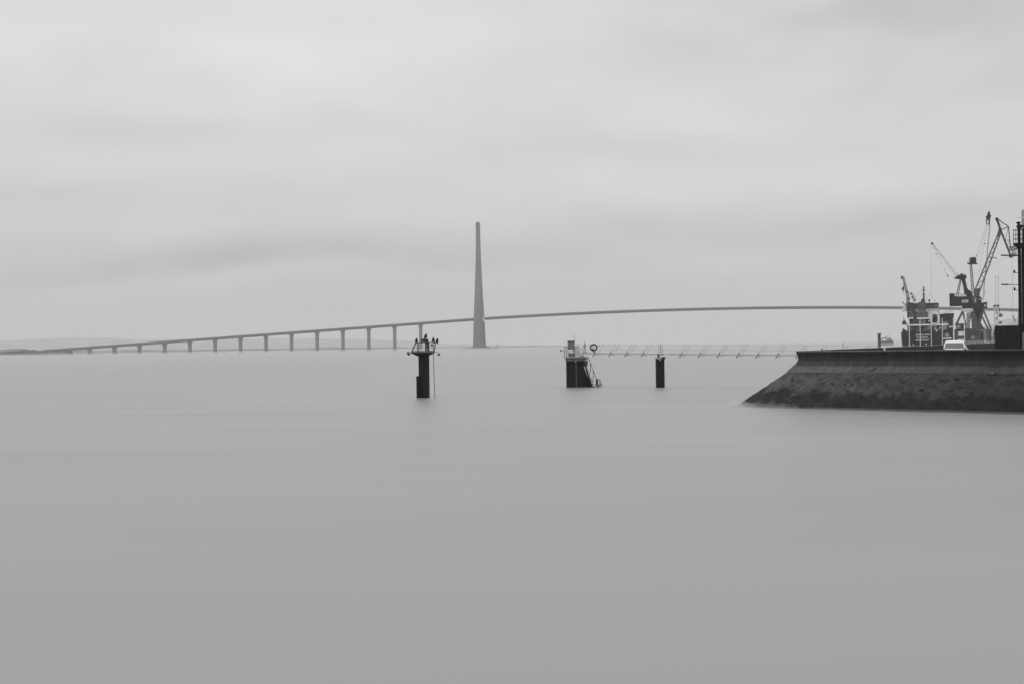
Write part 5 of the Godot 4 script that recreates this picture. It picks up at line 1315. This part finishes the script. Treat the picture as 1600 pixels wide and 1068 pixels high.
	obj("knob", S().lathe(Vector3(30.501, 4.78, -131), [Vector2(0.02, 0), Vector2(0.05, 0.04), Vector2(0, 0.1)], 6), M.grey_steel, mp)
	var ms := thing("mooring_stub", Vector3(26.932, 4.28, -123.5), "small dark mooring stub on the seawall's far edge near its corner", "bollard")
	obj("stub", S().lathe(Vector3(26.932, 4.27, -123.5), [Vector2(0.06, 0), Vector2(0.05, 0.06), Vector2(0.08, 0.09), Vector2(0, 0.13)], 8), M.black_steel, ms)

# -------------------------------------------------------------------- light mast at the right edge
func mast() -> void:
	const D := 112.0
	var b := Vector3(40.018, 3.2, -D)
	var m := thing("light_mast", b, "black lattice light mast with ladder, gallery and two lamp arms, at the right edge", "mast")
	m.rotation.y = -0.3432
	var x0 := 40.087
	var x1 := 40.467
	var top := 13.717
	obj("column", S().tube(Vector3(x0, 3.2, -D), Vector3(x0, top, -D), 0.125, 0.12, 12), M.black_steel, m)
	obj("column", S().tube(Vector3(x1, 3.2, -D), Vector3(x1, top, -D), 0.125, 0.12, 12), M.black_steel, m)
	obj("rear_column", S().tube(Vector3((x0 + x1) * 0.5 + 0.02, 3.2, -D - 0.34), Vector3((x0 + x1) * 0.5 + 0.02, top - 1.3, -D - 0.34), 0.06, -1, 8), M.black_steel, m)
	var rung: Node3D = obj("rung", S().tube(Vector3(x0, 3.6, -D), Vector3(x1, 3.6, -D), 0.03, -1, 6), M.black_steel, m)
	for k in range(1, 13): part_again(rung, Vector3(0, k * 0.62, 0))
	var gy := 12.439
	var gal := obj("gallery", S().prism([Vector2(x0 - 0.46, gy + 0.06), Vector2(x1 + 0.5, gy + 0.06), Vector2(x1 + 0.5, gy - 0.04), Vector2(x1 + 0.14, gy - 0.34), Vector2(x0 - 0.1, gy - 0.34), Vector2(x0 - 0.46, gy - 0.04)], -D, 1.0), M.black_steel, m)
	for z in [-0.48, 0.48]:
		for x in [x0 - 0.42, x0 - 0.24, x1 + 0.4]:
			obj("gallery_post", S().tube(Vector3(x, gy, -D + z), Vector3(x, gy + 1.12, -D + z), 0.022, -1, 6), M.black_steel, gal)
		for y in [0.4, 0.75, 1.12]:
			obj("gallery_rail", S().tube(Vector3(x0 - 0.44, gy + y, -D + z), Vector3(x1 + 0.44, gy + y, -D + z), 0.018, -1, 6), M.black_steel, gal)
	obj("head_bracket", S().prism([Vector2(x0 - 0.2, top + 0.16), Vector2(x0 + 0.1, top + 0.26), Vector2(x0 + 0.3, top + 0.2), Vector2(x1 + 0.1, top + 0.22), Vector2(x1 + 0.1, top + 0.08), Vector2(x0 + 0.22, top + 0.06), Vector2(x0 + 0.12, top - 0.2), Vector2(x0 - 0.1, top - 0.2)], -D, 0.24), M.black_steel, m)
	var bc := Vector3(40.058, 14.001, -112.000)
	var be := obj("beacon", S().lathe(bc, [Vector2(0.11, -0.24), Vector2(0.1, 0.02), Vector2(0.13, 0.06), Vector2(0.2, 0.14), Vector2(0.2, 0.17), Vector2(0, 0.22)], 12), M.black_steel, m)
	obj("beacon_glass", S().tube(bc + Vector3(0, 0.02, 0), bc + Vector3(0, 0.08, 0), 0.12, -1, 10), M.window_glass, be)
	obj("white_arm", S().bar(Vector3(39.875, 14.568, -112.000), Vector3(40.529, 14.488, -112.000), 0.05, 0.12), M.white_paint, m)
	obj("white_arm_stay", S().bar(Vector3(40.482, 14.489, -112.000), Vector3(40.491, 13.712, -112.000), 0.05), M.black_steel, m)
	# two long lamp arms reaching left
	for q in [[Vector3(38.707, 11.611, -112.000), Vector3(39.323, 11.582, -112.000), Vector3(40.016, 11.562, -112.000)], [Vector3(38.686, 9.308, -112.000), Vector3(39.274, 9.284, -112.000), Vector3(39.986, 9.243, -112.000)]]:
		var arm := obj("lamp_arm", S().bar(q[1], q[2], 0.045), M.black_steel, m)
		obj("lamp_head", S().bar(q[0], q[1], 0.085, 0.16), M.black_steel, arm)
		obj("lamp_lens", S().bar(q[0] + Vector3(0.03, -0.05, 0), q[1] + Vector3(-0.1, -0.05, 0), 0.03, 0.12), M.lamp_glass, arm)
	# floodlights
	var f1 := obj("floodlight", S().span(Vector3(39.335, 12.231, -111.600), Vector3(39.755, 11.892, -111.900)).prism([Vector2(39.721, 12.168), Vector2(39.948, 12.115), Vector2(39.946, 11.984), Vector2(39.718, 11.927)], -111.8, 0.2), M.cabinet_grey, m)
	obj("floodlight_hood", S().span(Vector3(39.326, 12.248, -111.550), Vector3(39.769, 12.231, -112.000)), M.dark_steel, f1)
	var f2 := obj("floodlight", S().tube(Vector3(39.517, 11.676, -111.600), Vector3(39.895, 11.651, -111.600), 0.17, 0.2, 12), M.cabinet_grey, m)
	obj("floodlight_glass", S().tube(Vector3(39.493, 11.677, -111.600), Vector3(39.517, 11.676, -111.600), 0.16, 0.16, 12), M.lamp_glass, f2)
	obj("floodlight_bracket", S().bar(Vector3(39.447, 11.442, -111.700), Vector3(40.016, 11.514, -111.700), 0.04).bar(Vector3(39.547, 11.873, -111.700), Vector3(39.542, 11.461, -111.700), 0.04), M.dark_steel, m)
	# cameras on short arms
	for q in [[Vector3(39.696, 10.286, -112.000), Vector3(39.998, 10.191, -112.000)], [Vector3(39.697, 8.915, -112.000), Vector3(39.980, 8.810, -112.000)]]:
		var ca := obj("camera_arm", S().bar(q[0] + Vector3(0.0, -0.08, 0), q[1], 0.035), M.black_steel, m)
		obj("camera_housing", S().lathe(q[0], [Vector2(0, -0.14), Vector2(0.07, -0.1), Vector2(0.09, 0.0), Vector2(0.05, 0.05), Vector2(0.05, 0.13), Vector2(0, 0.14)], 10), M.black_steel, ca)
	obj("junction_box", S().span(Vector3(40.202, 5.478, -111.700), Vector3(40.490, 4.183, -112.200)), M.grey_steel, m)

# -------------------------------------------------------------------- marks and a ship far out
func marks_afloat() -> void:
	var a := thing("white_beacon", Vector3(-572.636, 0, -1760), "white channel marker standing in the water before the bridge's left end", "channel marker")
	obj("post", S().tube(Vector3(-572.636, -1, -1760), Vector3(-572.636, 5.2, -1760), 0.85, 0.6, 8), M.white_paint, a)
	obj("base", S().tube(Vector3(-572.636, -1, -1760), Vector3(-572.636, 0.7, -1760), 0.8, 0.75, 8), M.grey_steel, a)
	var b := thing("dark_beacon", Vector3(-384.552, 0, -1900), "slim dark channel marker in front of the bridge's left piers", "channel marker")
	obj("post", S().tube(Vector3(-384.552, -1, -1900), Vector3(-384.552, 3.9, -1900), 0.42, 0.3, 8), M.dark_steel, b)
	obj("top_mark", S().lathe(Vector3(-384.552, 3.9, -1900), [Vector2(0.3, 0), Vector2(0.5, 0.3), Vector2(0, 0.9)], 8), M.dark_steel, b)
	var c := thing("dark_beacon", Vector3(-21.933, 0, -2150), "thin dark marker post in the water just right of the bridge pylon", "channel marker")
	obj("post", S().tube(Vector3(-21.933, -1, -2150), Vector3(-21.933, 7.0, -2150), 0.5, 0.4, 8), M.grey_steel, c)
	obj("top_mark", S().lathe(Vector3(-21.933, 7.0, -2150), [Vector2(0.4, 0), Vector2(0.6, 0.4), Vector2(0, 1.2)], 8), M.grey_steel, c)
	# distant coaster
	var s := thing("distant_ship", Vector3(365.910, 0, -1390), "small hazy grey ship far off, left of the cargo ship", "ship")
	obj("hull", S().prism([Vector2(360.649, -1.139), Vector2(360.482, 4.869), Vector2(367.867, 5.017), Vector2(371.001, 5.474), Vector2(371.458, 2.339), Vector2(370.657, -1.278)], -1390.0, 14), M.crane_grey, s)
	obj("deckhouse", S().prism([Vector2(367.865, 4.892), Vector2(368.277, 7.514), Vector2(370.654, 7.481), Vector2(370.992, 4.848)], -1392.0, 8), M.ship_mid, s)
	obj("mast", S().bar(Vector3(365.613, 4.923, -1390.000), Vector3(365.665, 8.676, -1390.000), 0.25).bar(Vector3(365.168, 8.933, -1390.000), Vector3(368.172, 9.016, -1390.000), 0.4).bar(Vector3(368.902, 7.505, -1390.000), Vector3(369.314, 10.127, -1390.000), 0.3), M.crane_grey, s)
	obj("hatch_gear", S().box(Vector3(361.629, 6.355, -1390.000), Vector3(1.4, 1.2, 3)).box(Vector3(363.519, 7.329, -1390.000), Vector3(1.2, 1.0, 2)).box(Vector3(365.771, 7.298, -1390.000), Vector3(2.0, 1.0, 2)), M.crane_grey, s)
	# concrete mooring tower
	var t := thing("mooring_tower", Vector3(116.790, 0, -452), "plain grey mooring tower standing before the small distant ship", "mooring tower")
	obj("shaft", S().span(Vector3(116.452, -1, -452.4), Vector3(117.225, 7.323, -451.6)), M.crane_grey, t)
	obj("head", S().span(Vector3(116.293, 7.407, -451.500), Vector3(117.461, 6.993, -452.500)), M.ship_mid, t)
	obj("panel", S().span(Vector3(116.508, 6.835, -451.500), Vector3(116.842, 5.612, -451.600)), M.crane_dark, t)
